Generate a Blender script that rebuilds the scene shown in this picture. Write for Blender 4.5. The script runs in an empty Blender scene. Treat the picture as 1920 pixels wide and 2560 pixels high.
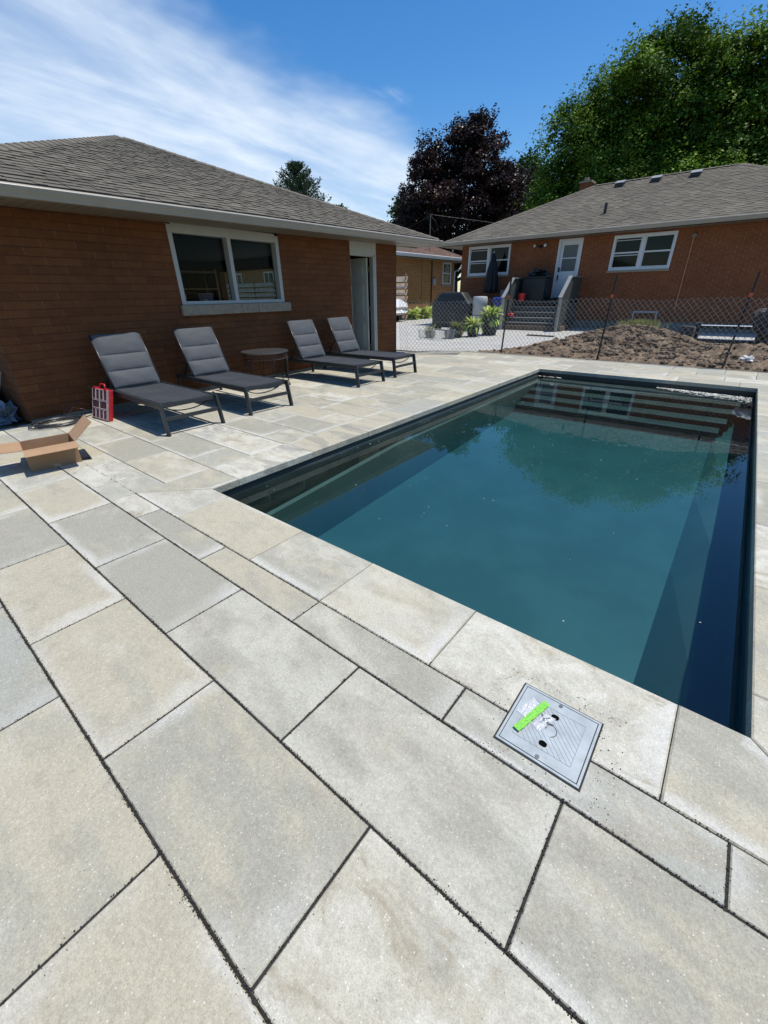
import bpy, bmesh, math, random
import numpy as np
from mathutils import Vector, Matrix
random.seed(7); rng = np.random.default_rng(7)
R = math.radians
scn = bpy.context.scene

# ---------------------------------------------------------------- camera
cam_d = bpy.data.cameras.new("camera"); cam = bpy.data.objects.new("camera", cam_d)
scn.collection.objects.link(cam); scn.camera = cam
YAW, PITCH, ROLL = -0.6840484, 0.48799069, -0.0154803
cy_, sy_ = math.cos(YAW), math.sin(YAW)
fwd = Vector((sy_*math.cos(PITCH), cy_*math.cos(PITCH), -math.sin(PITCH)))
rt = Vector((cy_, -sy_, 0)); up = rt.cross(fwd)
r_ = math.cos(ROLL)*rt + math.sin(ROLL)*up; u_ = -math.sin(ROLL)*rt + math.cos(ROLL)*up
M = Matrix((r_, u_, -fwd)).transposed().to_4x4(); M.translation = Vector((3.0698, -1.5168, 1.408))
cam.matrix_world = M
cam_d.sensor_fit = 'VERTICAL'; cam_d.sensor_height = 24; cam_d.lens = 1026.145/2560*24
cam_d.clip_start = .05; cam_d.clip_end = 2000

# ---------------------------------------------------------------- world and sun
SX, SY = .25, .23
EL = math.atan(1/math.hypot(SX, SY)); AZ = math.atan2(SX, SY)
w = bpy.data.worlds.new("World"); scn.world = w; w.use_nodes = True
nt = w.node_tree; nt.nodes.clear()
def N(nt, t, **k):
    n = nt.nodes.new(t)
    for a, b in k.items():
        if a.startswith('i_'):
            key = a[2:]; key = int(key) if key.isdigit() else key.replace('_', ' ')
            n.inputs[key].default_value = b
        else: setattr(n, a, b)
    return n
def LK(nt, a, b): nt.links.new(a, b)
def math_(nt, op, a, b=None, clamp=False):
    n = N(nt, 'ShaderNodeMath', operation=op, use_clamp=clamp)
    for i, v in enumerate((a, b)):
        if v is None: continue
        if isinstance(v, (int, float)): n.inputs[i].default_value = v
        else: LK(nt, v, n.inputs[i])
    return n.outputs[0]
def maprange(nt, v, a, b, c=0., d=1., smooth=True):
    n = N(nt, 'ShaderNodeMapRange', interpolation_type='SMOOTHSTEP' if smooth else 'LINEAR')
    LK(nt, v, n.inputs[0])
    for i, x in enumerate((a, b, c, d)): n.inputs[i+1].default_value = x
    return n.outputs[0]
def noise(nt, vec, scale, detail=3., rough=.55, dist=0.):
    n = N(nt, 'ShaderNodeTexNoise'); n.inputs['Scale'].default_value = scale
    n.inputs['Detail'].default_value = detail; n.inputs['Roughness'].default_value = rough
    n.inputs['Distortion'].default_value = dist
    LK(nt, vec, n.inputs['Vector']); return n.outputs['Fac']
def mixc(nt, fac, a, b, mode='MIX'):
    n = N(nt, 'ShaderNodeMix', data_type='RGBA', blend_type=mode)
    for i, v in ((0, fac), (6, a), (7, b)):
        if isinstance(v, (int, float)): n.inputs[i].default_value = v
        elif isinstance(v, tuple): n.inputs[i].default_value = (*v[:3], 1)
        else: LK(nt, v, n.inputs[i])
    return n.outputs[2]
sky = N(nt, 'ShaderNodeTexSky', sky_type='NISHITA', sun_disc=False, sun_elevation=EL, sun_rotation=AZ)
sky.air_density = 1.0; sky.dust_density = .35; sky.ozone_density = 2.2
tc = N(nt, 'ShaderNodeTexCoord'); sep = N(nt, 'ShaderNodeSeparateXYZ'); LK(nt, tc.outputs['Generated'], sep.inputs[0])
zz = math_(nt, 'ADD', math_(nt, 'MAXIMUM', sep.outputs[2], 0.), .1)
px = math_(nt, 'DIVIDE', sep.outputs[0], zz); py = math_(nt, 'DIVIDE', sep.outputs[1], zz)
def comb(nt, a, b, c=0.):
    n = N(nt, 'ShaderNodeCombineXYZ')
    for i, v in enumerate((a, b, c)):
        if isinstance(v, (int, float)): n.inputs[i].default_value = v
        else: LK(nt, v, n.inputs[i])
    return n.outputs[0]
wob = noise(nt, comb(nt, px, py), 1.1, 4, .6)
pxw = math_(nt, 'ADD', px, math_(nt, 'MULTIPLY', math_(nt, 'SUBTRACT', wob, .5), .9))
m1 = maprange(nt, pxw, -1.50, -1.85); m2 = maprange(nt, pxw, -4.3, -2.3)
streak = noise(nt, comb(nt, math_(nt, 'MULTIPLY', px, 1.5), math_(nt, 'MULTIPLY', py, .42)), 1.15, 7, .58, .4)
st = maprange(nt, streak, .31, .70)
fluff = noise(nt, comb(nt, math_(nt, 'MULTIPLY', px, 1.3), math_(nt, 'MULTIPLY', py, .8)), 5., 6, .6)
st = math_(nt, 'MULTIPLY', st, maprange(nt, fluff, .15, .7, .55, 1.))
cl = math_(nt, 'MULTIPLY', math_(nt, 'MULTIPLY', m1, m2), math_(nt, 'ADD', math_(nt, 'MULTIPLY', st, .75), .30), True)
# second low veil and a faint wisp
low = math_(nt, 'MULTIPLY', maprange(nt, pxw, -3.2, -4.6), maprange(nt, streak, .42, .66, 0, .5))
wis = math_(nt, 'MULTIPLY', maprange(nt, noise(nt, comb(nt, math_(nt, 'MULTIPLY', px, 2.2), math_(nt, 'MULTIPLY', py, .9)), 1.3, 6, .6), .56, .8, 0, .35), maprange(nt, px, -.7, -1.3))
cl = math_(nt, 'MAXIMUM', math_(nt, 'MAXIMUM', cl, low), wis)
hsv = N(nt, 'ShaderNodeHueSaturation'); hsv.inputs['Saturation'].default_value = 1.38; hsv.inputs['Value'].default_value = 1.88; hsv.inputs['Hue'].default_value = .503; LK(nt, sky.outputs[0], hsv.inputs['Color'])
skyc = mixc(nt, cl, hsv.outputs[0], (10.6, 12.0, 13.6))
bg = N(nt, 'ShaderNodeBackground'); bg.inputs['Strength'].default_value = .083
LK(nt, skyc, bg.inputs['Color']); wo = N(nt, 'ShaderNodeOutputWorld'); LK(nt, bg.outputs[0], wo.inputs[0])

sl = bpy.data.lights.new("sun", 'SUN'); sl.energy = 4.9; sl.angle = R(.53); sl.color = (1., .95, .865)
so = bpy.data.objects.new("sun", sl); scn.collection.objects.link(so)
so.rotation_euler = Vector((SX, SY, 1)).to_track_quat('Z', 'Y').to_euler()
so.location = (10, 10, 30)
scn.view_settings.view_transform = 'Standard'; scn.view_settings.look = 'None'
scn.view_settings.exposure = -.08; scn.view_settings.gamma = 1
scn.cycles.max_bounces = 8; scn.cycles.transparent_max_bounces = 16
scn.cycles.caustics_reflective = False; scn.cycles.caustics_refractive = False

# ---------------------------------------------------------------- mesh builder
class MB:
    def __init__(s): s.v = []; s.f = []; s.uv = {}; s.m = []; s.col = []; s.cm = 0; s.cc = None; s.smooth = False
    def face(s, idx, uv=None, col=None):
        if uv is not None: s.uv[len(s.f)] = uv
        s.f.append(tuple(idx)); s.m.append(s.cm); s.col.append(col if col is not None else s.cc)
    def poly(s, pts, uv=None, col=None):
        b = len(s.v); s.v += [tuple(p) for p in pts]; s.face(range(b, b+len(pts)), uv, col)
    def box(s, x0, x1, y0, y1, z0, z1, T=None):
        P = [(x0,y0,z0),(x1,y0,z0),(x1,y1,z0),(x0,y1,z0),(x0,y0,z1),(x1,y0,z1),(x1,y1,z1),(x0,y1,z1)]
        s.hexa(P, T)
    def hexa(s, P, T=None):
        if T is not None: P = [tuple(T @ Vector(p)) for p in P]
        b = len(s.v); s.v += [tuple(p) for p in P]
        for q in ((0,3,2,1),(4,5,6,7),(0,1,5,4),(1,2,6,5),(2,3,7,6),(3,0,4,7)): s.face([b+i for i in q])
    def bar(s, a, b, w, h, upv=(0,0,1)):
        a, b = Vector(a), Vector(b); d = (b-a).normalized(); U = Vector(upv)
        S = d.cross(U)
        if S.length < 1e-4: S = d.cross(Vector((1,0,0)))
        S.normalize(); U = S.cross(d)
        P = [a+S*x*w/2+U*y*h/2 for x, y in ((-1,-1),(1,-1),(1,1),(-1,1))] + [b+S*x*w/2+U*y*h/2 for x, y in ((-1,-1),(1,-1),(1,1),(-1,1))]
        bb = len(s.v); s.v += [tuple(p) for p in P]
        for q in ((0,1,2,3),(7,6,5,4),(4,5,1,0),(5,6,2,1),(6,7,3,2),(7,4,0,3)): s.face([bb+i for i in q])
    def tube(s, pts, r, n=8, closed=False, caps=True):
        pts = [Vector(p) for p in pts]; L = len(pts); rs = r if isinstance(r, (list, tuple)) else [r]*L
        b = len(s.v); prev = None
        for i, p in enumerate(pts):
            if closed: d = pts[(i+1) % L]-pts[i-1]
            else: d = pts[min(i+1, L-1)]-pts[max(i-1, 0)]
            d.normalize()
            if prev is None:
                a = Vector((0,0,1)) if abs(d.z) < .9 else Vector((1,0,0)); S = d.cross(a).normalized()
            else:
                S = prev - d*prev.dot(d)
                S = S.normalized() if S.length > 1e-5 else d.cross(Vector((0,0,1))).normalized()
            prev = S; U = d.cross(S)
            for k in range(n):
                a = 2*math.pi*k/n; s.v.append(tuple(p+(S*math.cos(a)+U*math.sin(a))*rs[i]))
        for i in range(L if closed else L-1):
            j = (i+1) % L
            for k in range(n):
                k2 = (k+1) % n; s.face((b+i*n+k, b+i*n+k2, b+j*n+k2, b+j*n+k))
        if caps and not closed:
            s.face([b+k for k in range(n)][::-1]); s.face([b+(L-1)*n+k for k in range(n)])
    def lathe(s, prof, n=24, c=(0,0,0), rad=None):
        b = len(s.v); c = Vector(c)
        for r, z in prof:
            for k in range(n):
                a = 2*math.pi*k/n; rr = r*(rad(a, z) if rad else 1)
                s.v.append((c.x+rr*math.cos(a), c.y+rr*math.sin(a), c.z+z))
        for i in range(len(prof)-1):
            for k in range(n):
                k2 = (k+1) % n; s.face((b+i*n+k, b+i*n+k2, b+(i+1)*n+k2, b+(i+1)*n+k))
        if prof[0][0] > 1e-5: s.face([b+k for k in range(n)][::-1])
        if prof[-1][0] > 1e-5: s.face([b+(len(prof)-1)*n+k for k in range(n)])
    def grid(s, fn, nu, nv, col=None):
        b = len(s.v)
        for i in range(nu+1):
            for j in range(nv+1): s.v.append(tuple(fn(i/nu, j/nv)))
        for i in range(nu):
            for j in range(nv):
                a = b+i*(nv+1)+j; s.face((a, a+nv+1, a+nv+2, a+1), None, col)
    def xform(s, T): s.v = [tuple(T @ Vector(p)) for p in s.v]; return s
    def build(s, name, mat, parent=None, smooth=False, bevel=0, loc=None, rot=None, auto=None, seg=2, uvs=True):
        me = bpy.data.meshes.new(name); me.from_pydata(s.v, [], s.f)
        mats = mat if isinstance(mat, (list, tuple)) else [mat]
        for m in mats: me.materials.append(m)
        me.polygons.foreach_set('material_index', s.m)
        if uvs:
            me.update()
            ul = me.uv_layers.new(name='UVMap'); data = np.zeros((len(me.loops), 2), np.float32)
            co = np.array(s.v, np.float32) if s.v else np.zeros((0, 3))
            for p in me.polygons:
                ls = p.loop_start; k = s.uv.get(p.index)
                if k is not None:
                    data[ls:ls+p.loop_total] = k; continue
                n = p.normal; vi = np.array(p.vertices); c3 = co[vi]
                ax, ay, az = abs(n.x), abs(n.y), abs(n.z)
                if az >= ax and az >= ay: data[ls:ls+p.loop_total] = c3[:, [0, 1]]
                elif ax >= ay: data[ls:ls+p.loop_total] = c3[:, [1, 2]]
                else: data[ls:ls+p.loop_total] = c3[:, [0, 2]]
            ul.data.foreach_set('uv', data.ravel())
        if any(c is not None for c in s.col):
            at = me.attributes.new('tone', 'FLOAT_COLOR', 'FACE')
            arr = np.array([(c if c is not None else (.5,.5,.5,.5)) for c in s.col], np.float32)
            at.data.foreach_set('color', arr.ravel())
        if smooth: me.polygons.foreach_set('use_smooth', [True]*len(me.polygons))
        me.validate(); me.update()
        o = bpy.data.objects.new(name, me); scn.collection.objects.link(o)
        if parent: o.parent = parent
        if loc: o.location = loc
        if rot: o.rotation_euler = rot
        if auto:
            try:
                me.polygons.foreach_set('use_smooth', [True]*len(me.polygons))
                me.set_sharp_from_angle(angle=R(auto))
            except Exception: pass
        if bevel:
            b = o.modifiers.new('bevel', 'BEVEL'); b.width = bevel; b.segments = seg; b.limit_method = 'ANGLE'; b.angle_limit = R(40)
        return o
def tag(o, label=None, cat=None, group=None, kind=None):
    for k, v in (('label', label), ('category', cat), ('group', group), ('kind', kind)):
        if v: o[k] = v
    return o
def thing(name, label, cat, loc=(0,0,0), rz=0, group=None):
    o = bpy.data.objects.new(name, None); scn.collection.objects.link(o)
    o.location = loc; o.rotation_euler = (0, 0, rz); o.empty_display_size = .1
    return tag(o, label, cat, group)
def copy_tree(o, parent=None):
    c = o.copy(); scn.collection.objects.link(c)
    if parent: c.parent = parent
    for ch in [x for x in scn.objects if x.parent == o]: copy_tree(ch, c)
    return c

# ---------------------------------------------------------------- materials
def mat(name, col=(.5,.5,.5), rough=.6, metal=0., spec=.5, var=0., vscale=8., bump=0., bscale=60., coord='Object', extra=None):
    m = bpy.data.materials.new(name); m.use_nodes = True; nt = m.node_tree
    b = nt.nodes['Principled BSDF']; b.inputs['Base Color'].default_value = (*col, 1)
    b.inputs['Roughness'].default_value = rough; b.inputs['Metallic'].default_value = metal
    b.inputs['Specular IOR Level'].default_value = spec
    t = N(nt, 'ShaderNodeTexCoord'); v = t.outputs[coord]
    if var:
        f = noise(nt, v, vscale, 5, .6)
        c = mixc(nt, maprange(nt, f, .25, .75), tuple(x*(1-var) for x in col), tuple(min(1, x*(1+var)) for x in col))
        LK(nt, c, b.inputs['Base Color'])
        LK(nt, maprange(nt, f, .2, .8, max(0, rough-.1), min(1, rough+.12)), b.inputs['Roughness'])
    if bump:
        bn = N(nt, 'ShaderNodeBump'); bn.inputs['Strength'].default_value = min(1, bump); bn.inputs['Distance'].default_value = .004
        LK(nt, noise(nt, v, bscale, 5, .65), bn.inputs['Height']); LK(nt, bn.outputs[0], b.inputs['Normal'])
    return m
def uvvec(nt):
    return N(nt, 'ShaderNodeUVMap', uv_map='UVMap').outputs[0]

def slab_mat(name, k=1., stain=False):
    m = bpy.data.materials.new(name); m.use_nodes = True; nt = m.node_tree; b = nt.nodes['Principled BSDF']
    t = N(nt, 'ShaderNodeTexCoord').outputs['Object']
    at = N(nt, 'ShaderNodeAttribute', attribute_name='tone'); sp = N(nt, 'ShaderNodeSeparateColor'); LK(nt, at.outputs['Color'], sp.inputs[0])
    off = N(nt, 'ShaderNodeVectorMath', operation='SCALE'); LK(nt, at.outputs['Color'], off.inputs[0]); off.inputs['Scale'].default_value = 37.
    ad = N(nt, 'ShaderNodeVectorMath', operation='ADD'); LK(nt, t, ad.inputs[0]); LK(nt, off.outputs[0], ad.inputs[1]); v = ad.outputs[0]
    # streaky mapping so that the blends run along the slab
    mp = N(nt, 'ShaderNodeMapping'); LK(nt, v, mp.inputs[0]); mp.inputs['Scale'].default_value = (1., 1.9, 1.); mp.inputs['Rotation'].default_value = (0, 0, .35)
    n1 = noise(nt, mp.outputs[0], 2.5, 5, .6, .3); n2 = noise(nt, mp.outputs[0], 3.6, 5, .55, .25)
    n3 = noise(nt, v, 14, 5, .65)
    warm = (.420*k, .385*k, .288*k); cool = (.330*k, .318*k, .256*k); lite = (.54*k, .52*k, .43*k); blue = (.345*k, .345*k, .295*k)
    sel = math_(nt, 'ADD', math_(nt, 'MULTIPLY', n1, 1.25), math_(nt, 'MULTIPLY', math_(nt, 'SUBTRACT', sp.outputs[0], .5), .42))
    c = mixc(nt, maprange(nt, sel, .45, .78), warm, cool)
    c = mixc(nt, math_(nt, 'MULTIPLY', maprange(nt, math_(nt, 'ADD', n2, math_(nt, 'MULTIPLY', math_(nt, 'SUBTRACT', sp.outputs[1], .5), .5)), .45, .78), .6), c, lite)
    c = mixc(nt, math_(nt, 'MULTIPLY', maprange(nt, sp.outputs[2], .72, 1.0), maprange(nt, n1, .3, .6)), c, blue)
    c = mixc(nt, math_(nt, 'MULTIPLY', maprange(nt, n3, .47, .72), .30), c, (.27*k, .235*k, .18*k))
    uv = N(nt, 'ShaderNodeSeparateXYZ'); LK(nt, uvvec(nt), uv.inputs[0])
    eu = math_(nt, 'MINIMUM', math_(nt, 'ADD', uv.outputs[0], math_(nt, 'MULTIPLY', sp.outputs[1], .25)), math_(nt, 'SUBTRACT', 1., uv.outputs[0]))
    ev = math_(nt, 'MINIMUM', uv.outputs[1], math_(nt, 'ADD', math_(nt, 'SUBTRACT', 1., uv.outputs[1]), math_(nt, 'MULTIPLY', sp.outputs[0], .25)))
    ed = maprange(nt, math_(nt, 'ADD', math_(nt, 'MINIMUM', eu, ev), math_(nt, 'MULTIPLY', math_(nt, 'SUBTRACT', n2, .5), .25)), .14, .01)
    c = mixc(nt, math_(nt, 'MULTIPLY', ed, math_(nt, 'MULTIPLY', maprange(nt, noise(nt, v, 1.3, 2, .5), .40, .62), .65)), c, (.56*k, .55*k, .50*k))
    sw = noise(nt, mp.outputs[0], 2.8, 5, .6, 1.6); swm = maprange(nt, sp.outputs[1], .85, .88)
    c = mixc(nt, math_(nt, 'MULTIPLY', swm, maprange(nt, sw, .46, .64, 0, .55)), c, (.60*k, .58*k, .50*k))
    c = mixc(nt, math_(nt, 'MULTIPLY', swm, maprange(nt, sw, .44, .34, 0, .6)), c, (.30*k, .255*k, .18*k))
    # fine aggregate
    g1 = noise(nt, v, 95, 3, .7); g2 = noise(nt, v, 260, 2, .6)
    c = mixc(nt, .5, c, mixc(nt, maprange(nt, g1, .3, .7), (.40,.40,.40), (.60,.60,.60)), 'OVERLAY')
    c = mixc(nt, .35, c, mixc(nt, maprange(nt, g2, .35, .65), (.36,.36,.36), (.64,.64,.64)), 'OVERLAY')
    vo = N(nt, 'ShaderNodeTexVoronoi'); vo.inputs['Scale'].default_value = 105; LK(nt, v, vo.inputs['Vector'])
    sv = N(nt, 'ShaderNodeSeparateColor'); LK(nt, vo.outputs['Color'], sv.inputs[0])
    spk = math_(nt, 'MULTIPLY', maprange(nt, vo.outputs['Distance'], .26, .16), maprange(nt, sv.outputs[0], .80, .86))
    c = mixc(nt, math_(nt, 'MULTIPLY', spk, .5), c, (.80*k, .78*k, .72*k))
    spd = math_(nt, 'MULTIPLY', maprange(nt, vo.outputs['Distance'], .22, .12), maprange(nt, sv.outputs[1], .86, .9))
    c = mixc(nt, math_(nt, 'MULTIPLY', spd, .6), c, (.12, .11, .095))
    if stain:   # dried splash marks on the left coping
        sx = N(nt, 'ShaderNodeSeparateXYZ'); LK(nt, t, sx.inputs[0])
        reg = math_(nt, 'MULTIPLY', math_(nt, 'MULTIPLY', maprange(nt, sx.outputs[1], .35, .6), maprange(nt, sx.outputs[1], 2.3, 1.9)), maprange(nt, sx.outputs[0], .3, .1))
        ms = N(nt, 'ShaderNodeMapping'); LK(nt, t, ms.inputs[0]); ms.inputs['Scale'].default_value = (1.1, 3.4, 1); ms.inputs['Rotation'].default_value = (0, 0, .5)
        sn = noise(nt, ms.outputs[0], 1.6, 2, .4, .6)
        c = mixc(nt, math_(nt, 'MULTIPLY', math_(nt, 'MULTIPLY', reg, maprange(nt, sn, .50, .56)), .5), c, (.24, .23, .20))
    LK(nt, c, b.inputs['Base Color']); b.inputs['Roughness'].default_value = .86; b.inputs['Specular IOR Level'].default_value = .3
    h = math_(nt, 'ADD', math_(nt, 'MULTIPLY', n3, 1.6), math_(nt, 'ADD', math_(nt, 'MULTIPLY', g1, .30), math_(nt, 'MULTIPLY', noise(nt, v, 32, 4, .6), 1.3)))
    bn = N(nt, 'ShaderNodeBump'); bn.inputs['Strength'].default_value = .5; bn.inputs['Distance'].default_value = .006
    LK(nt, h, bn.inputs['Height']); LK(nt, bn.outputs[0], b.inputs['Normal'])
    return m
M_slab = slab_mat('paving_slab'); M_cope = slab_mat('coping_stone', 1.04, True)
M_joint = mat('joint_sand', (.034,.032,.029), .95, var=.5, vscale=300, bump=.9, bscale=400)

def brick_mat(name, c1, c2, mortar, bw=.38, rh=.093, msize=.006, edge=.0):
    m = bpy.data.materials.new(name); m.use_nodes = True; nt = m.node_tree; b = nt.nodes['Principled BSDF']
    uv = uvvec(nt)
    br = N(nt, 'ShaderNodeTexBrick'); LK(nt, uv, br.inputs['Vector'])
    br.inputs['Scale'].default_value = 1; br.inputs['Brick Width'].default_value = bw; br.inputs['Row Height'].default_value = rh
    br.inputs['Mortar Size'].default_value = msize; br.inputs['Mortar Smooth'].default_value = .25; br.inputs['Bias'].default_value = 0
    br.inputs['Color1'].default_value = (*c1, 1); br.inputs['Color2'].default_value = (*c2, 1); br.inputs['Mortar'].default_value = (*c1, 1)
    big = noise(nt, uv, .8, 4, .6); fine = noise(nt, uv, 45, 5, .7)
    suv = N(nt, 'ShaderNodeSeparateXYZ'); LK(nt, uv, suv.inputs[0])
    fv = math_(nt, 'FRACT', math_(nt, 'DIVIDE', suv.outputs[1], rh)); bed = maprange(nt, math_(nt, 'ABSOLUTE', math_(nt, 'SUBTRACT', fv, .5)), .43, .46)
    mc = mixc(nt, bed, tuple(x*1.9+.02 for x in mortar), tuple(x*.80 for x in mortar))  # bed joints toned darker for the shadow of raked mortar, head joints paler
    patch = maprange(nt, noise(nt, uv, 2.2, 3, .6), .35, .65, .35, 1.)
    c = mixc(nt, math_(nt, 'MULTIPLY', br.outputs['Fac'], patch), br.outputs['Color'], mc)
    md = noise(nt, uv, 7., 3, .6); c = mixc(nt, .4, c, mixc(nt, maprange(nt, md, .3, .7), (.40,.40,.40), (.60,.60,.60)), 'OVERLAY')
    c = mixc(nt, .5, c, mixc(nt, maprange(nt, big, .3, .7), (.42,.42,.42), (.58,.58,.58)), 'OVERLAY')
    c = mixc(nt, .5, c, mixc(nt, maprange(nt, fine, .3, .7), (.36,.36,.36), (.62,.62,.62)), 'OVERLAY')
    LK(nt, c, b.inputs['Base Color']); b.inputs['Roughness'].default_value = .9; b.inputs['Specular IOR Level'].default_value = .25
    h = math_(nt, 'SUBTRACT', math_(nt, 'MULTIPLY', fine, .5), math_(nt, 'MULTIPLY', br.outputs['Fac'], .6))
    bn = N(nt, 'ShaderNodeBump'); bn.inputs['Strength'].default_value = .6; bn.inputs['Distance'].default_value = .012
    LK(nt, h, bn.inputs['Height']); LK(nt, bn.outputs[0], b.inputs['Normal'])
    return m
M_brick = brick_mat('garage_brick', (.118,.044,.0165), (.150,.057,.021), (.086,.034,.016))
M_brick2 = brick_mat('house_brick', (.185,.065,.027), (.220,.080,.033), (.185,.09,.05), .26, .075, .006)
M_brick3 = brick_mat('tan_brick', (.36,.185,.078), (.43,.235,.10), (.15,.08,.035), .36, .092, .011)

def shingle_mat(name, a, b_):
    m = bpy.data.materials.new(name); m.use_nodes = True; nt = m.node_tree; b = nt.nodes['Principled BSDF']
    at = N(nt, 'ShaderNodeAttribute', attribute_name='tone'); t = N(nt, 'ShaderNodeTexCoord').outputs['Object']
    f = noise(nt, t, 180, 2, .7); sp = N(nt, 'ShaderNodeSeparateColor'); LK(nt, at.outputs['Color'], sp.inputs[0])
    c = mixc(nt, sp.outputs[0], a, b_)
    c = mixc(nt, .7, c, mixc(nt, maprange(nt, f, .3, .7), (.3,.3,.3), (.7,.7,.7)), 'OVERLAY')
    f2 = noise(nt, t, .7, 3, .5); c = mixc(nt, .4, c, mixc(nt, maprange(nt, f2, .3, .7), (.4,.4,.4), (.6,.6,.6)), 'OVERLAY')
    LK(nt, c, b.inputs['Base Color']); b.inputs['Roughness'].default_value = .95; b.inputs['Specular IOR Level'].default_value = .2
    return m
M_shing = shingle_mat('grey_brown_shingle', (.105,.094,.075), (.180,.163,.130))
M_shing2 = shingle_mat('brown_shingle', (.12,.078,.060), (.19,.125,.10))

M_white = mat('white_paint', (.38,.38,.35), .45, var=.06, vscale=5)
M_brightwhite = mat('vinyl_white', (.58,.60,.61), .4, var=.04, vscale=5)
M_trim = mat('beige_aluminium', (.17,.142,.108), .5, var=.06, vscale=3)
M_gut = mat('gutter_aluminium', (.29,.262,.215), .38, var=.05, vscale=3)
M_sill = mat('limestone_sill', (.27,.225,.16), .85, var=.2, vscale=14, bump=.6, bscale=90)
M_door = mat('door_paint', (.52,.53,.47), .5, var=.05, vscale=4)
M_dark = mat('dark_interior', (.012,.011,.010), .9, var=.3)  # near-black colour stands in for the gloom of unlit rooms
M_hinge = mat('brass_hinge', (.24,.20,.12), .45, .7)
M_conc = mat('concrete', (.42,.41,.375), .9, var=.10, vscale=1.5, bump=.4, bscale=120)
M_found = mat('foundation_concrete', (.16,.16,.14), .95, var=.2, vscale=3)
M_frame = mat('charcoal_aluminium', (.034,.040,.045), .38, .3, var=.08, vscale=8)
M_rubber = mat('black_rubber', (.012,.012,.013), .5, var=.2)
M_black = mat('black_plastic', (.012,.013,.015), .42)
M_glass = mat('window_glass', (.005,.007,.006), .06, 0, .2)
M_iron = mat('wrought_iron', (.045,.030,.024), .38, .5, var=.3, vscale=30)
M_card = mat('cardboard', (.29,.175,.095), .85, var=.07, vscale=9, bump=.2, bscale=200)
M_cardin = mat('cardboard_inside', (.38,.235,.13), .85, var=.08, vscale=6)
M_tape = mat('box_tape', (.42,.30,.18), .25)
M_red = mat('red_plastic', (.45,.018,.022), .35, var=.08)
M_wood = mat('weathered_cedar', (.36,.26,.18), .85, var=.3, vscale=6, bump=.5)
M_stoneD = mat('dark_rock', (.07,.062,.055), .95, var=.4, vscale=5, bump=1, bscale=20)
M_green = mat('green_tape', (.19,.56,.06), .6, var=.35, vscale=130, bump=.8, bscale=90)
M_grey = mat('grey_plastic', (.35,.37,.38), .5, var=.05)
M_bbq = mat('grill_cover_vinyl', (.014,.018,.018), .5, var=.25, vscale=5, bump=.3, bscale=25)
M_blue = mat('blue_plastic', (.012,.045,.26), .4, var=.1)
M_bluebag = mat('pale_blue_plastic', (.15,.18,.22), .4, var=.2, vscale=12)
M_orange = mat('orange_ribbon', (.55,.12,.05), .6)
M_wire = mat('galvanised_wire', (.30,.30,.28), .4, .6, var=.2)
M_pot = mat('black_nursery_pot', (.018,.018,.018), .6, var=.3)
M_step = mat('painted_grey_wood', (.055,.062,.058), .6, var=.2, vscale=5)
M_stepl = mat('grey_deck_cap', (.24,.245,.235), .6, var=.15, vscale=8)
M_carw = mat('white_car_paint', (.72,.73,.75), .2, spec=.8)
M_tyre = mat('tyre', (.02,.02,.02), .8)
M_alloy = mat('alloy_wheel', (.35,.36,.37), .3, .8)

def leaf_mat(name, a, b_, trans=.35, rough=.5):
    m = bpy.data.materials.new(name); m.use_nodes = True; nt = m.node_tree; b = nt.nodes['Principled BSDF']
    at = N(nt, 'ShaderNodeAttribute', attribute_name='tone'); sp = N(nt, 'ShaderNodeSeparateColor'); LK(nt, at.outputs['Color'], sp.inputs[0])
    c = mixc(nt, sp.outputs[0], a, b_); LK(nt, c, b.inputs['Base Color']); b.inputs['Roughness'].default_value = rough
    b.inputs['Specular IOR Level'].default_value = .15
    tr = N(nt, 'ShaderNodeBsdfTranslucent'); LK(nt, mixc(nt, .6, c, (1.,.95,.3), 'MULTIPLY'), tr.inputs[0])
    mx = N(nt, 'ShaderNodeMixShader'); mx.inputs[0].default_value = trans
    LK(nt, b.outputs[0], mx.inputs[1]); LK(nt, tr.outputs[0], mx.inputs[2]); LK(nt, mx.outputs[0], nt.nodes['Material Output'].inputs[0])
    return m
M_maple = leaf_mat('maple_leaves', (.040,.095,.014), (.19,.32,.035), .22, .6)
M_purple = leaf_mat('purple_leaves', (.018,.011,.012), (.062,.036,.033), .2, .35)
M_green2 = leaf_mat('mid_green_leaves', (.028,.07,.02), (.085,.15,.04))
M_conif = leaf_mat('conifer_needles', (.03,.055,.03), (.08,.12,.07), .15)
M_hosta = leaf_mat('hosta_leaves', (.20,.34,.05), (.72,.78,.26), .3)
M_grass = leaf_mat('dry_grass', (.12,.17,.04), (.35,.33,.14), .3)
M_bark = mat('bark', (.075,.058,.045), .95, var=.4, vscale=4, bump=1, bscale=15)

# ---------------------------------------------------------------- ground sheets
def sheet(name, pts, z, m, nsub=None):
    b = MB(); b.poly([(x, y, z) for x, y in pts]); o = b.build(name, m); return tag(o, kind='structure')
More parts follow.
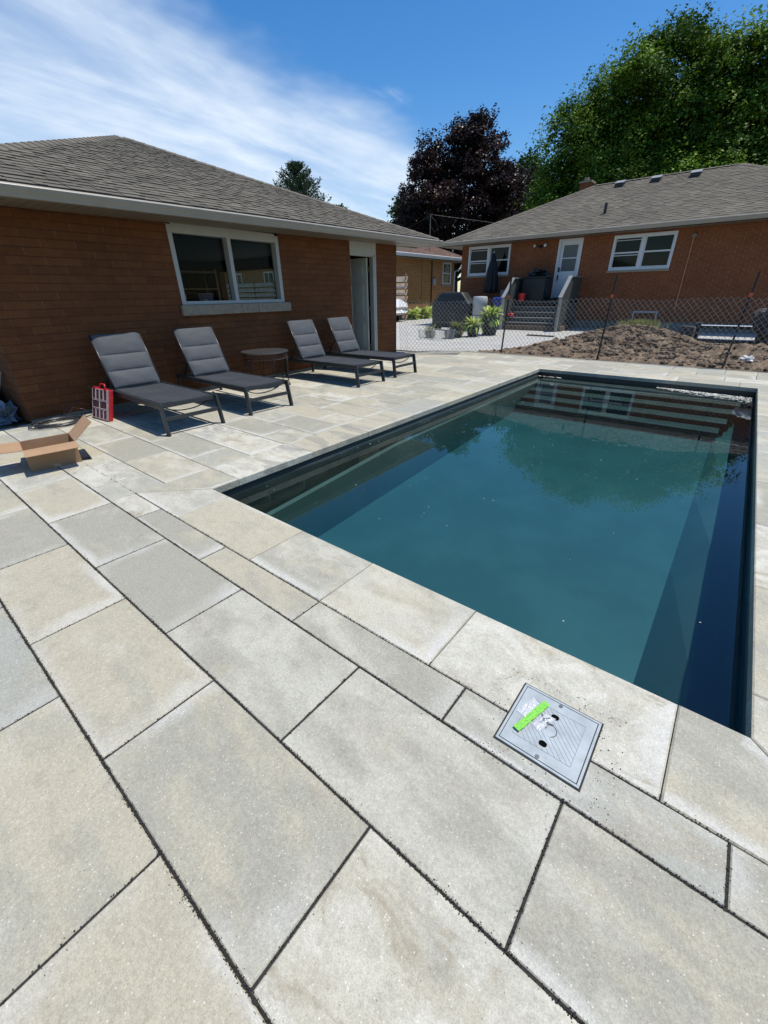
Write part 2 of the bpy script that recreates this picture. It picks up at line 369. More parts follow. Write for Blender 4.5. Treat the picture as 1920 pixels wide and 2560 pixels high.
# lawn/earth far sheet with an opening for the pool (four strips)
M_earth = mat('dry_earth', (.20,.15,.10), .98, var=.35, vscale=1.2, bump=1, bscale=15)
b = MB()
for q in (((-400,-400),(400,-400),(400,-.3),(-400,-.3)), ((-400,-.3),(-.3,-.3),(-.3,7.75),(-400,7.75)), ((3.8,-.3),(400,-.3),(400,7.75),(3.8,7.75)), ((-400,7.75),(400,7.75),(400,900),(-400,900))):
    b.poly([(x, y, -.035) for x, y in q])
o = b.build('ground', mat('lawn_and_earth', (.085,.085,.04), .98, var=.4, vscale=.6, bump=.6)); tag(o, kind='structure')
sheet('concrete_driveway', [(-13.6,8.3),(-2.9,8.6),(-2.35,9.45),(-1.0,11.2),(.8,13.2),(9,15.2),(9,18.9),(-13.6,60)], -.012, M_conc)
b = MB(); b.poly([(x, y, -.02) for x, y in ((-13.6,7.9),(-4.,7.9),(-4.,8.4),(-13.6,8.4))]); tag(b.build('gravel_strip', M_conc), kind='structure')

# dirt bed and mound
def dirt_h(x, y):
    def g(cx, cy, sx, sy, h): return h*math.exp(-((x-cx)/sx)**2-((y-cy)/sy)**2)
    e = min(1, max(0, (y-9.32)/.8)); h = g(.55,11.9,1.25,.95,.50)+g(1.5,12.6,.9,.8,.22)+g(-1.,11.2,1.0,.8,.13)+g(3.3,11.4,1.2,.7,.20)+g(5.2,11.5,1.5,.8,.25)
    return h*e
from mathutils import noise as mn
M_dirt = bpy.data.materials.new('dirt'); M_dirt.use_nodes = True; nt = M_dirt.node_tree; pb = nt.nodes['Principled BSDF']
t = N(nt, 'ShaderNodeTexCoord').outputs['Object']
c = mixc(nt, maprange(nt, noise(nt, t, 3.5, 6, .65), .35, .65), (.11,.075,.05), (.27,.20,.135))
c = mixc(nt, maprange(nt, noise(nt, t, 22, 5, .7), .5, .75), c, (.34,.27,.19)); c = mixc(nt, maprange(nt, noise(nt, t, 9, 5, .7), .56, .7), c, (.07,.045,.028))
LK(nt, c, pb.inputs['Base Color']); pb.inputs['Roughness'].default_value = 1; pb.inputs['Specular IOR Level'].default_value = .1
bn = N(nt, 'ShaderNodeBump'); bn.inputs['Strength'].default_value = 1; bn.inputs['Distance'].default_value = .04
LK(nt, noise(nt, t, 18, 6, .7), bn.inputs['Height']); LK(nt, bn.outputs[0], pb.inputs['Normal'])
b = MB()
def dirtp(u, v):
    x = -2.4+v*10.5; yb = 9.31
    yt = max(9.5, 9.6+ (x+2.35)*1.55) if x < 1.0 else 14.8
    yt = min(yt, 14.6+.05*x) ; y = yb+u*(yt-yb)
    e = min(1, u*9)*min(1, (1-u)*6)
    z = -.008+dirt_h(x, y)+e*(.055*mn.fractal(Vector((x*2.4, y*2.4, 3)), .7, 2.1, 5)+.06*abs(mn.noise(Vector((x*7, y*7, 1)))))
    return (x, y, max(z, -.006+.0*u))
b.grid(dirtp, 90, 190)
tag(b.build('bare_soil', M_dirt, smooth=True), kind='structure')
# clods
b = MB(); ico = [(0,0,1),(.89,0,.45),(.28,.85,.45),(-.72,.53,.45),(-.72,-.53,.45),(.28,-.85,.45),(.72,.53,-.45),(-.28,.85,-.45),(-.89,0,-.45),(-.28,-.85,-.45),(.72,-.53,-.45),(0,0,-1)]
icf = [(0,1,2),(0,2,3),(0,3,4),(0,4,5),(0,5,1),(1,6,2),(2,7,3),(3,8,4),(4,9,5),(5,10,1),(1,10,6),(2,6,7),(3,7,8),(4,8,9),(5,9,10),(6,11,7),(7,11,8),(8,11,9),(9,11,10),(10,11,6)]
def rock(b, x, y, z, r, sq=.7, jit=.3):
    q = len(b.v); a = random.random()*6.28
    for p in ico:
        k = r*(1+random.uniform(-jit, jit)); X = p[0]*k*random.uniform(.8,1.2); Y = p[1]*k
        b.v.append((x+X*math.cos(a)-Y*math.sin(a), y+X*math.sin(a)+Y*math.cos(a), z+p[2]*k*sq))
    for f in icf: b.face([q+i for i in f])
for i in range(2600):
    x = random.uniform(-2.1, 7.5); y = random.uniform(9.45, 14.3)
    if random.random() < .45: x = random.gauss(.8, 1.); y = random.gauss(11.9, .8)
    if x < 1 and y > 9.5+(x+2.3)*1.4: continue
    if y < 9.42: continue
    r = abs(random.gauss(.02, .025))+.01
    if random.random() < .018: r = random.uniform(.06, .12)
    rock(b, x, y, dirt_h(x, y)+.02, r)
tag(b.build('soil_clods', M_dirt), 'clumps of dug brown soil heaped behind the wire fence', 'soil', kind='stuff')

# ---------------------------------------------------------------- patio slabs
POOLW, POOLL, CW = 3.5, 7.434, .437
def inset(P, d):
    n = len(P); out = []
    for i in range(n):
        a = Vector(P[i-1]); p = Vector(P[i]); c = Vector(P[(i+1) % n])
        e1 = (p-a).normalized(); e2 = (c-p).normalized(); n1 = Vector((-e1.y, e1.x)); n2 = Vector((-e2.y, e2.x))
        k = 1+n1.dot(n2); q = p+(n1+n2)*(d/max(k, .2)); out.append((q.x, q.y))
    return out
def clip(P, a, b_):   # keep left of a->b
    out = []; n = len(P)
    side = lambda p: (b_[0]-a[0])*(p[1]-a[1])-(b_[1]-a[1])*(p[0]-a[0])
    for i in range(n):
        p, q = P[i], P[(i+1) % n]; s1, s2 = side(p), side(q)
        if s1 >= 0: out.append(p)
        if s1*s2 < 0: t = s1/(s1-s2); out.append((p[0]+(q[0]-p[0])*t, p[1]+(q[1]-p[1])*t))
    return out
def slab(mb, P, gap, thick=.012, bev=.0035):
    if len(P) < 3: return
    A = sum(P[i-1][0]*P[i][1]-P[i][0]*P[i-1][1] for i in range(len(P)))/2
    if abs(A) < .004: return
    if A < 0: P = P[::-1]
    o_ = inset(P, gap/2+random.uniform(-.0006,.0008)); i_ = inset(o_, bev); n = len(P); q = len(mb.v)
    h = random.uniform(-.0012, .0006)
    mb.cc = (random.random(), random.random(), random.random(), 1)
    mb.v += [(x, y, -thick) for x, y in o_]+[(x, y, h-bev*.8) for x, y in o_]+[(x, y, h) for x, y in i_]
    mb.face([q+2*n+k for k in range(n)], [(0,0),(1,0),(1,1),(0,1)] if n == 4 else [(.5,.5)]*n)
    for k in range(n):
        k2 = (k+1) % n; mb.face((q+n+k, q+n+k2, q+2*n+k2, q+2*n+k), [(.5,.5)]*4); mb.face((q+k, q+k2, q+n+k2, q+n+k), [(.5,.5)]*4)
pat = MB(); XL, XR = -3.74, 8.2
def row(y0, y1, joints, x0=XL, x1=XR, gap=.0095, clips=()):
    gap *= .82
    xs = [x0]+[j for j in sorted(joints) if x0+.05 < j < x1-.05]+[x1]
    for a, c_ in zip(xs, xs[1:]):
        P = [(a, y0), (c_, y0), (c_, y1), (a, y1)]
        for cc in clips: P = clip(P, *cc)
        slab(pat, P, gap)
ar = lambda s, d, n: [s+d*i for i in range(n)]
row(-.625, -.437, [.02,.887,1.747,2.603,3.457,4.31,5.2,6.1,7.0], x0=-.43)
row(-1.05, -.625, [-3.4,-2.52,-2.1,-1.23,-.395,.473,1.337,2.193,3.046,3.9,4.78,5.6,6.5,7.3])
row(-1.477, -1.05, [-3.36,-2.5,-1.66,-.81,.036,.909,1.762,2.618,3.47,4.3,5.2,6.1])
row(-1.90, -1.477, [-2.95,-2.1,-1.23,-.39,.474,1.341,2.19,3.05,3.9,4.8])
row(-2.33, -1.90, [-2.5,-1.66,-.8,.03,.9,1.76,2.62,3.5]); row(-2.76, -2.33, [-2.1,-1.2,-.4,.47,1.34,2.2,3.05]); row(-3.6, -2.76, ar(-3, .86, 12))
yl = [-.625,-.19,.243,.67,1.11,1.54,1.98,2.415,2.85,3.28,3.713,4.146,4.58,5.01,5.445,5.88,6.31,6.745,7.18,7.61,8.05,8.48,8.9,9.30]
jl = [[-.82,-1.70,-2.55,-3.4],[-1.25,-2.055,-2.92],[-.82,-1.645,-2.49,-3.3],[-1.24,-2.1,-2.95],[-.84,-1.73,-2.6,-3.2],[-1.25,-1.68,-2.5,-3.35],[-.845,-1.67,-2.1,-2.95],[-1.24,-2.06,-2.9],
      [-.86,-1.3,-2.15,-3.0],[-1.26,-2.1,-2.5,-3.35],[-.84,-1.68,-2.5],[-1.22,-2.05,-2.9],[-.82,-1.25,-2.1,-2.94],[-1.28,-2.1,-3.0],[-.86,-1.7,-2.55,-3.3],[-1.22,-1.66,-2.5],[-.8,-1.64,-2.5,-3.3],[-1.25,-2.1,-2.9],[-.86,-1.7,-2.1,-2.95],[-1.24,-2.08,-2.9],[-.85,-1.7,-2.5],[-1.3,-2.1],[-.86,-1.7]]
CL = [((-2.75,9.31),(-4.05,7.9)), ((-2.2,9.4),(-3.2,9.02))]
for i in range(len(yl)-1):
    row(yl[i], yl[i+1], jl[i], x0=-3.9 if yl[i] > 0 else XL, x1=-.43, gap=.0075, clips=CL)
row(7.871, 8.30, [.46,1.30,2.19,3.05,3.9,4.7,5.6,6.4], x0=-.43, gap=.0075)
row(8.30, 8.75, [.0,.88,1.72,2.60,3.48,4.3,5.2,6.], x0=-.43, gap=.0075); row(8.75, 9.30, [.42,1.30,2.17,3.02,3.5,4.4,5.3], x0=-.43, gap=.0075)
for i in range(21):   # right of the pool
    y0 = -.437+.4336*i
    if y0 < 7.7: row(y0, min(y0+.4336, 7.871), ar(4.3+(i % 2)*.42, .86, 5), x0=3.937, gap=.0075)
po = pat.build('patio_paving', M_slab); tag(po, kind='structure')
jb = MB()
for q in (((-3.74,-3.7),(8.2,-3.7),(8.2,-.41),(-3.74,-.41)), ((-3.74,-.41),(-.41,-.41),(-.41,7.84),(-3.9,7.84)), ((3.91,-.41),(8.2,-.41),(8.2,7.84),(3.91,7.84)), ((-4.0,7.84),(8.2,7.84),(8.2,9.33),(-2.7,9.33))):
    jb.poly([(x, y, -.0045) for x, y in q])
tag(jb.build('joint_sand', M_joint, uvs=False), kind='structure')
# loose joint grit
gb = MB(); seg = []
for x in (-.395,.473,1.337,2.193,3.046): seg.append((x, -1.05, x, -.625))
for x in (.036,.909,1.762,2.618,3.47): seg.append((x, -1.477, x, -1.05))
for x in (.474,1.341,2.19,3.05): seg.append((x, -1.9, x, -1.477))
for x in (.02,.887,1.747,2.603,3.457): seg.append((x, -.625, x, -.437))
for y, k in ((-.437,2),(-.625,4),(-1.05,5),(-1.477,5),(-1.9,3)): seg += [(-1.5, y, 4.2, y)]*k
for x0, y0, x1, y1 in seg:
    L = math.hypot(x1-x0, y1-y0)
    for i in range(int(L*190)):
        t = random.random(); s = random.gauss(0, .0034 if random.random() < .85 else .012)
        x = x0+(x1-x0)*t+(s if x0 == x1 else 0); y = y0+(y1-y0)*t+(0 if x0 == x1 else s)
        clump = mn.noise(Vector((x*9, y*9, 0)))
        if clump < -.15 and random.random() < .7: continue
        r = random.uniform(.0009, .0024)*(1 if abs(s) < .008 else .8)
        rock(gb, x, y, -.0005+r*.3, r, .8, .4)
for i in range(260):
    x, y = 2.93+random.uniform(-.22,.24), -.42+random.uniform(-.22,.22)
    if abs(x-2.93) < .15 and abs(y+.42) < .15: continue
    rock(gb, x, y, .001, random.uniform(.0008, .0024))
tag(gb.build('joint_grit', M_joint, uvs=False), 'black polymeric sand crumbs along the paving joints', 'sand', kind='stuff')

# ---------------------------------------------------------------- pool
WZ = -.13
pool = thing('swimming_pool', 'rectangular inground pool with grey stone coping and dark shell with underwater steps', 'swimming pool')
def cslab(mb, P, thick=.062):
    slab(mb, P, .0035, thick, .006)
cp = MB(); c = CW; W_, L_ = POOLW, POOLL
def chop(lo, hi, js, lo_in, hi_in):
    js = [lo]+js+[hi]; return list(zip(js, js[1:]))
near = [0, .25,1.125,1.743,2.42,3.283, W_]
for i in range(6):
    a, d = near[i], near[i+1]; cslab(cp, [(a if i else -c, -c), (d if i < 5 else W_+c, -c), (d, 0), (a, 0)])
farj = [0, .45,1.10,1.73,2.40,3.27, W_]
for i in range(6):
    a, d = farj[i], farj[i+1]; cslab(cp, [(a, L_), (d, L_), (d if i < 5 else W_+c, L_+c), (a if i else -c, L_+c)])
for s_, js in ((0, [0,.25,1.128,1.985,2.88,3.76,4.63,5.5,6.37,7.0, L_]), (1, [0,.233,1.094,1.94,2.83,3.7,4.57,5.43,6.3,7.05, L_])):
    n = len(js)-1
    for i in range(n):
        a, d = js[i], js[i+1]; ao = -c if i == 0 else a; do = L_+c if i == n-1 else d
        cslab(cp, [(-c, ao), (0, a), (0, d), (-c, do)] if s_ == 0 else [(W_, a), (W_+c, ao), (W_+c, do), (W_, d)])
cp.build('coping', M_cope, pool)
M_shell = bpy.data.materials.new('pool_shell'); M_shell.use_nodes = True; nt = M_shell.node_tree; pb = nt.nodes['Principled BSDF']
t = N(nt, 'ShaderNodeTexCoord').outputs['Object']
c_ = mixc(nt, maprange(nt, noise(nt, t, 1.4, 5, .6), .3, .7), (.075,.120,.112), (.095,.148,.138)); c_ = mixc(nt, maprange(nt, noise(nt, t, 9, 6, .7), .62, .8, 0, .35), c_, (.04,.06,.06))
LK(nt, c_, pb.inputs['Base Color']); pb.inputs['Roughness'].default_value = .35
M_stepshell = mat('step_shell', (.058,.080,.074), .4, var=.15, vscale=6)
M_band = mat('pool_liner_band', (.012,.016,.018), .3)
sh = MB(); lw = MB(); rw_ = MB()
fz = lambda y: -.93+.062*max(0, min(y, 6.0))
lz = lambda y: -.43+.075*min(y, 2.4)+.010*max(0, y-2.4)
ys = [-.02, .8, 2.4, 4., 5.93, 6.22, 6.56, 6.90, 7.20, L_+.02]
# side walls, ledges
for y0, y1 in zip(ys, ys[1:]):
    lw.poly([(-.02,y0,-.10),(-.02,y1,-.10),(.055,y1,lz(y1)),(.055,y0,lz(y0))])
    sh.poly([(.055,y0,lz(y0)),(.055,y1,lz(y1)),(.12,y1,lz(y1)),(.12,y0,lz(y0))])
    sh.poly([(.12,y0,lz(y0)),(.12,y1,lz(y1)),(.155,y1,fz(y1)),(.155,y0,fz(y0))])
    rw_.poly([(W_+.02,y1,-.16),(W_+.02,y0,-.16),(W_+.02,y0,-.52),(W_+.02,y1,-.52)])
    sh.poly([(W_+.02,y0,-.52),(3.39,y0,-.52),(3.39,y1,-.52),(W_+.02,y1,-.52)])
    sh.poly([(3.39,y0,-.52),(3.16,y0,fz(y0)),(3.16,y1,fz(y1)),(3.39,y1,-.52)])
    sh.poly([(.155,y0,fz(y0)),(3.16,y0,fz(y0)),(3.16,y1,fz(y1)),(.155,y1,fz(y1))])
sh.poly([(-.02,-.02,-.16),(W_+.02,-.02,-.16),(W_+.02,-.02,-1.),(-.02,-.02,-1.)]); sh.poly([(-.02,L_+.02,-.16),(W_+.02,L_+.02,-.16),(W_+.02,L_+.02,-1.),(-.02,L_+.02,-1.)])
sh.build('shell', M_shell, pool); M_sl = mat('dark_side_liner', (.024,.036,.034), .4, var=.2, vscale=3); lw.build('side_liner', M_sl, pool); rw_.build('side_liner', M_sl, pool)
stp = [(5.95,-.42),(6.25,-.345),(6.58,-.265),(6.90,-.195),(7.18,-.16)]
xs_ = [(.16,3.20),(.14,3.26),(.14,3.31),(.13,3.36),(.12,3.42)]
for (y, z), (x0, x1) in zip(stp, xs_):
    s2 = MB(); s2.box(x0, x1, y, L_+.0, z-.3, z); s2.build('step', M_stepshell, pool, bevel=.012)
bd = MB(); zb, zt = -.17, -.055
bd.box(-.05,-.012,-.02,L_+.02,zb,zt); bd.box(W_+.012,W_+.05,-.02,L_+.02,zb,zt); bd.box(-.012,W_+.012,-.05,-.012,zb,zt); bd.box(-.012,W_+.012,L_+.012,L_+.05,zb,zt)
bd.build('liner_track', M_band, pool)
for y in (2.235, 4.504):
    j = MB(); j.lathe([(.0,.022),(.012,.022),(.014,.016),(.03,.014),(.036,.0),(.0,-.001)][::-1], 20); j.xform(Matrix.Rotation(R(90), 4, 'Y'))
    j.build('return_jet', M_brightwhite, pool, smooth=True, loc=(.004, y, -.205))
# water body
M_water = bpy.data.materials.new('water'); M_water.use_nodes = True; nt = M_water.node_tree; nt.nodes.clear()
out = N(nt, 'ShaderNodeOutputMaterial'); gl = N(nt, 'ShaderNodeBsdfGlossy'); gl.inputs['Roughness'].default_value = .0
tr = N(nt, 'ShaderNodeBsdfTransparent'); tr.inputs[0].default_value = (.97,.99,.99,1)
fr = N(nt, 'ShaderNodeFresnel'); fr.inputs['IOR'].default_value = 1.6; mx = N(nt, 'ShaderNodeMixShader')
tco = N(nt, 'ShaderNodeTexCoord').outputs['Object']
bn = N(nt, 'ShaderNodeBump'); bn.inputs['Strength'].default_value = .035; bn.inputs['Distance'].default_value = .01
LK(nt, noise(nt, tco, 3.5, 3, .5), bn.inputs['Height']); LK(nt, bn.outputs[0], gl.inputs['Normal']); LK(nt, bn.outputs[0], fr.inputs['Normal'])
LK(nt, fr.outputs[0], mx.inputs[0]); LK(nt, tr.outputs[0], mx.inputs[1]); LK(nt, gl.outputs[0], mx.inputs[2]); LK(nt, mx.outputs[0], out.inputs[0])
va = N(nt, 'ShaderNodeVolumeAbsorption'); va.inputs['Color'].default_value = (.06,.70,.84,1); va.inputs['Density'].default_value = .72
vs = N(nt, 'ShaderNodeVolumeScatter'); vs.inputs['Color'].default_value = (.20,.80,.95,1); vs.inputs['Density'].default_value = .10
LK(nt, va.outputs[0], out.inputs['Volume'])
wb = MB(); wb.box(-.011, W_+.011, -.011, L_+.011, -1.05, WZ); wo_ = wb.build('water', M_water); tag(wo_, kind='structure')
# floating petals
pt = MB()
def petal(x, y, r, z=WZ+.002):
    a = random.random()*6.28; pts = []
    for k in range(6):
        t = a+k*math.pi/3; rr = r*random.uniform(.6, 1.1); pts.append((x+math.cos(t)*rr*1.3, y+math.sin(t)*rr, z+random.uniform(0, .002)))
    pt.poly(pts, col=(random.random(),)*3+(1,))
for i in range(620):
    u = random.random()**.8; x = 2.15+u*1.33; y = 7.40-.10*u-abs(random.gauss(0, .055+.17*u)); petal(min(x, 3.49), max(6.85, y), random.uniform(.006,.016))
for i in range(60): petal(random.uniform(.02,.5), 7.36+random.gauss(0,.02), random.uniform(.006,.013))
for i in range(120): petal(random.uniform(.05,3.42), random.uniform(.05,7.2), random.uniform(.001,.0042))
for i in range(60): petal(random.uniform(3.15,3.42), random.uniform(.005,.03)+random.random()**3*.08, random.uniform(.001,.0042))
for i in range(16): petal(.03+abs(random.gauss(0,.03)), random.uniform(.3,7), random.uniform(.002,.007))
M_petal = mat('petals', (.62,.62,.55), .7, var=.3, vscale=30)
tag(pt.build('floating_petals', M_petal), 'white petals and fluff floating on the pool water', 'petals', kind='stuff')

# ---------------------------------------------------------------- skimmer lid
lid = thing('skimmer_lid', 'square grey plastic pool skimmer lid set in the paving beside the pool', 'lid', (2.931, -.418, 0))
g = MB(); g.box(-.149,.149,-.149,.149,-.02,.0012); g.build('gap', M_joint, lid)
g = MB()
for q in ((-.143,.143,-.143,-.134),(-.143,.143,.134,.143),(-.143,-.134,-.134,.134),(.134,.143,-.134,.134)): g.box(*q, .0, .006)
M_lid = mat('pale_blue_grey_plastic', (.36,.40,.41), .45, var=.14, vscale=14, bump=.15, bscale=200)
g.build('frame', M_lid, lid, bevel=.0015)
g = MB(); S = .1315; res = 132; hl = []
def hole(x, y):
    # two rounded finger holes
    for hy in (.062, -.066):
        dx, dy = abs(x), abs(y-hy); 
        if max(dx-.004, 0)**2+max(dy-.001, 0)**2 < .0105**2: return True
    return False
hs = 2*S/res
for i in range(res):
    for j in range(res):
        x0 = -S+i*hs; y0 = -S+j*hs
        if hole(x0+hs/2, y0+hs/2): continue
        g.poly([(x0,y0,.0055),(x0+hs,y0,.0055),(x0+hs,y0+hs,.0055),(x0,y0+hs,.0055)])
g.build('plate', M_lid, lid)
g = MB(); g.box(-.1315,.1315,-.1315,.1315,.0016,.0022); g.build('hole_shade', mat('black_void', (.003,.003,.003), .9, spec=.05), lid)  # black sheet standing in for the shade inside the finger holes
g = MB()   # embossed ribs (diagonal) and border
for k in range(-7, 8):
    for i_ in range(120):
        x0 = k*.0205+.3*(1-2*i_/120.)*-.5; y0 = .15-.3*i_/120.; x1 = x0+.3/120; y1 = y0-.3/120
        xa = k*.0205-.15+.30*i_/120.; xb = xa+.0025
        if abs(xa) > .099 or abs(y0) > .089 or hole(xa+.001, y0-.001) or hole(xa, y0+.003) or hole(xa, y0-.004) or xa*xa+y0*y0 < .024**2: continue
        g.poly([(xa, y0, .0062), (xa+.0014, y0, .0062), (xb+.0014, y0-.0025, .0062), (xb, y0-.0025, .0062)])
for q in ((-.101,.101,-.0915,-.09),(-.101,.101,.09,.0915),(-.1015,-.1,-.09,.09),(.1,.1015,-.09,.09)): g.box(*q, .0056, .0063)
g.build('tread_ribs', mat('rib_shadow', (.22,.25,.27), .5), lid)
M_scr = mat('screw_steel', (.2,.21,.21), .35, .8)
for yy in (.122, -.123):
    g = MB(); g.lathe([(.0045,.0001),(.0075,.0001),(.0075,.0014),(.0045,.0014)], 16, (.001, yy, .0056)); sc_ = g.build('screw', M_scr, lid)
    g = MB(); g.lathe([(.0046,.0),(.0046,.0003)], 14, (.001, yy, .0064)); g.build('screw_hole', M_rubber, sc_)
g = MB(); pts = [(.026*math.cos(a), .026*math.sin(a)-.003, .0062) for a in [R(-60+i*200/26) for i in range(27)]]; g.tube(pts, .0011, 5); g.build('finger_ring', M_rubber, lid)
tp = MB()
def tapef(u, v): return (-.132+.05+u*.124-.0, -.0+v*.026, .0085+.0012*mn.noise(Vector((u*14, v*3, 5))))
tp.grid(lambda u, v: (u*.181, v*.0255+.0015*mn.noise(Vector((u*9, v, 0))), .0012*mn.noise(Vector((u*16, v*4, 5)))), 34, 6)
o = tp.build('tape_strip', M_green, smooth=True, loc=(2.931-.082, -.418-.080, .0150), rot=(0,0,R(73.9)))
tag(o, 'bright green strip of masking tape stuck across the skimmer lid', 'tape')
M_bag = bpy.data.materials.new('clear_film'); M_bag.use_nodes = True; nt = M_bag.node_tree; pb = nt.nodes['Principled BSDF']
pb.inputs['Base Color'].default_value = (.8,.82,.83,1); pb.inputs['Roughness'].default_value = .12; pb.inputs['Alpha'].default_value = .55; pb.inputs['Specular IOR Level'].default_value = .9
def bagq(Q, seed, amp=.005):
    Q = [Vector((*q, 0)) for q in Q]
    def f(u, v):
        p = Q[0].lerp(Q[1], v).lerp(Q[3].lerp(Q[2], v), u); e = min(1, 6*min(u, 1-u, v, 1-v)+.1)
        return (p.x, p.y, .001+amp*e*(.5+mn.noise(Vector((u*5, v*6, seed)))+.5*abs(mn.noise(Vector((u*11, v*9, seed))))))
    return f
bag = thing('screw_bag', 'small clear plastic bag of screws taped to the skimmer lid', 'bag', (2.931, -.418, .0065))
x = MB(); x.grid(bagq([(-.125,.001),(-.096,.0955),(-.068,.082),(-.088,-.008)], 1), 20, 30); x.build('bag_end', M_bag, bag, smooth=True)
x = MB(); x.grid(bagq([(-.060,-.016),(-.033,.0545),(.005,.056),(-.027,-.034)], 4, .006), 24, 30); x.build('bag_body', M_bag, bag, smooth=True)
x = MB()
for i in range(5):
    a = Vector((random.uniform(-.03,-.008), random.uniform(.015,.045), .004)); d = Vector((random.uniform(-1,1), random.uniform(-1,1), 0)).normalized()*.022
    x.tube([a, a+d], .0019, 6); x.lathe([(.0,.0),(.004,.0),(.004,.002),(.0,.003)][1:3], 8, tuple(a))
x.build('screws', mat('zinc_screw', (.45,.45,.42), .3, .9), bag)

# ---------------------------------------------------------------- sun loungers
def fabric_mat(name, col):
    m = bpy.data.materials.new(name); m.use_nodes = True; nt = m.node_tree; b = nt.nodes['Principled BSDF']
    t = N(nt, 'ShaderNodeTexCoord').outputs['Object']
    f = noise(nt, t, 240, 2, .8); g_ = noise(nt, t, 3, 3, .5)
    c = mixc(nt, maprange(nt, f, .3, .7), tuple(v*.55 for v in col), tuple(v*1.5 for v in col)); c = mixc(nt, maprange(nt, g_, .4, .8, 0, .10), c, (.16,.155,.145))
    LK(nt, c, b.inputs['Base Color']); b.inputs['Roughness'].default_value = .75; b.inputs['Sheen Weight'].default_value = .08
    bn = N(nt, 'ShaderNodeBump'); bn.inputs['Strength'].default_value = .5; bn.inputs['Distance'].default_value = .002; LK(nt, f, bn.inputs['Height']); LK(nt, bn.outputs[0], b.inputs['Normal'])
    return m
M_sling = fabric_mat('grey_sling_fabric', (.060,.067,.076)); M_seat = fabric_mat('dark_seat_mesh', (.020,.022,.026))
def pad(L, Wd, secs, h, th=.012):
    """quilted pad in local x (0..L), y (+-Wd/2); secs = list of section boundaries 0..1 quilted between"""
    mb = MB(); nu, nv = 84, 18
    def H(u, v):
        e = .0
        for a, b_ in secs:
            if a < u < b_: e = (max(0, math.sin(math.pi*(u-a)/(b_-a)))**.33)
        ev = min(1., 7.5*min(v, 1-v)); return h*e*(ev**.6 if ev > 0 else 0)
    top = lambda u, v: (u*L, (v-.5)*Wd, th/2+H(u, v)-.006*math.sin(math.pi*v)+.005*mn.noise(Vector((u*7, v*3.5, 3))))
    bot = lambda u, v: (u*L, (.5-v)*Wd, -th/2-.3*H(u, 1-v)-.006*math.sin(math.pi*v))
    mb.grid(top, nu, nv); mb.grid(bot, nu, nv)
    return mb
def make_lounger(label):
    t = thing('sun_lounger', label, 'sun lounger', group='sun loungers along the garage wall')
    HW = .335; f = MB()
    for s in (-1, 1): f.box(-1.86, .0, s*HW-.014, s*HW+.014, .292, .352)
    f.box(-.045, -.005, -HW+.014, HW-.014, .30, .345); f.box(-1.40, -1.36, -HW+.014, HW-.014, .285, .325); f.box(-1.86, -1.83, -HW+.014, HW-.014, .30, .345)
    f.build('frame', M_frame, t, bevel=.004)
    for s in (-1, 1):
        l = MB(); l.bar((.002, s*HW, .352), (.052, s*(HW+.008), .0), .028, .062, (1,0,0)); l.build('leg', M_frame, t, bevel=.004)
        l = MB(); l.bar((-1.80, s*HW, .30), (-1.83, s*(HW+.004), .0), .028, .055, (1,0,0)); l.build('leg', M_frame, t, bevel=.004)
    c = MB(); c.bar((.030,-HW+.01,.185),(.030,HW-.01,.185), .028, .042); c.build('crossbar', M_frame, t, bevel=.003)
    c = MB(); c.tube([(-.06-.02*math.sin(math.pi*k/14), -.27+.54*k/14, .30-.075*math.sin(math.pi*k/14)**.6) for k in range(15)], .007, 6); c.build('support_hoop', M_black, t, smooth=True)
    p = pad(1.30, .615, [(.03,.22),(.22,.41),(.41,.60),(.60,.79),(.79,.98)], .010); p.build('seat', M_seat, t, smooth=True, loc=(-1.345,0,.343))
    ang = R(63)
    bf = MB(); LB = .72
    for s in (-1, 1): bf.tube([(0, s*.302, 0), (LB, s*.302, 0)], .0135, 8)
    bf.tube([(LB-.004, -.302, 0), (LB-.012, 0, -.012), (LB-.004, .302, 0)], .0125, 8); bf.tube([(.02, -.302, 0), (.02, .302, 0)], .012, 8)
    bf.build('back_frame', M_frame, t, smooth=True, loc=(-1.375,0,.345), rot=(0, -(math.pi-ang), 0))
    p = pad(LB-.005, .60, [(.02,.32),(.32,.62),(.62,1.02)], .036)
    p.v = [(x, -y, -z) for x, y, z in p.v]
    p.build('backrest', M_sling, t, smooth=True, loc=(-1.375,0,.347), rot=(0, -(math.pi-ang), 0))
    st = MB()
    for s in (-1, 1): st.bar((-1.52, s*.26, .62), (-1.74, s*.26, .33), .02, .03)
    st.bar((-1.52,-.26,.62),(-1.52,.26,.62), .02, .02); st.build('back_strut', M_frame, t)
    for s in (-1, 1):
        r2 = MB(); r2.box(.03, .076, s*(HW+.008)-.017, s*(HW+.008)+.017, 0, .010); r2.build('foot_cap', M_rubber, t)
    return t
LL = [(-1.775, .835, 'dark grey sun lounger with padded back, nearest the red organizer case'),
      (-1.795, 1.955, 'dark grey sun lounger just left of the round iron side table, padded back raised'),
      (-1.86, 4.17, 'dark grey sun lounger just right of the round iron side table'),
      (-1.915, 5.27, 'dark grey sun lounger in front of the open garage side door')]
lg = make_lounger(LL[0][2])
ls = [lg]+[copy_tree(lg) for _ in range(3)]
for o, (x, y, l) in zip(ls, LL): o.location = (x, y, 0); o['label'] = l
ls[0].rotation_euler.z = R(-1.2); ls[1].rotation_euler.z = R(-1.0); ls[3].rotation_euler.z = R(.8)

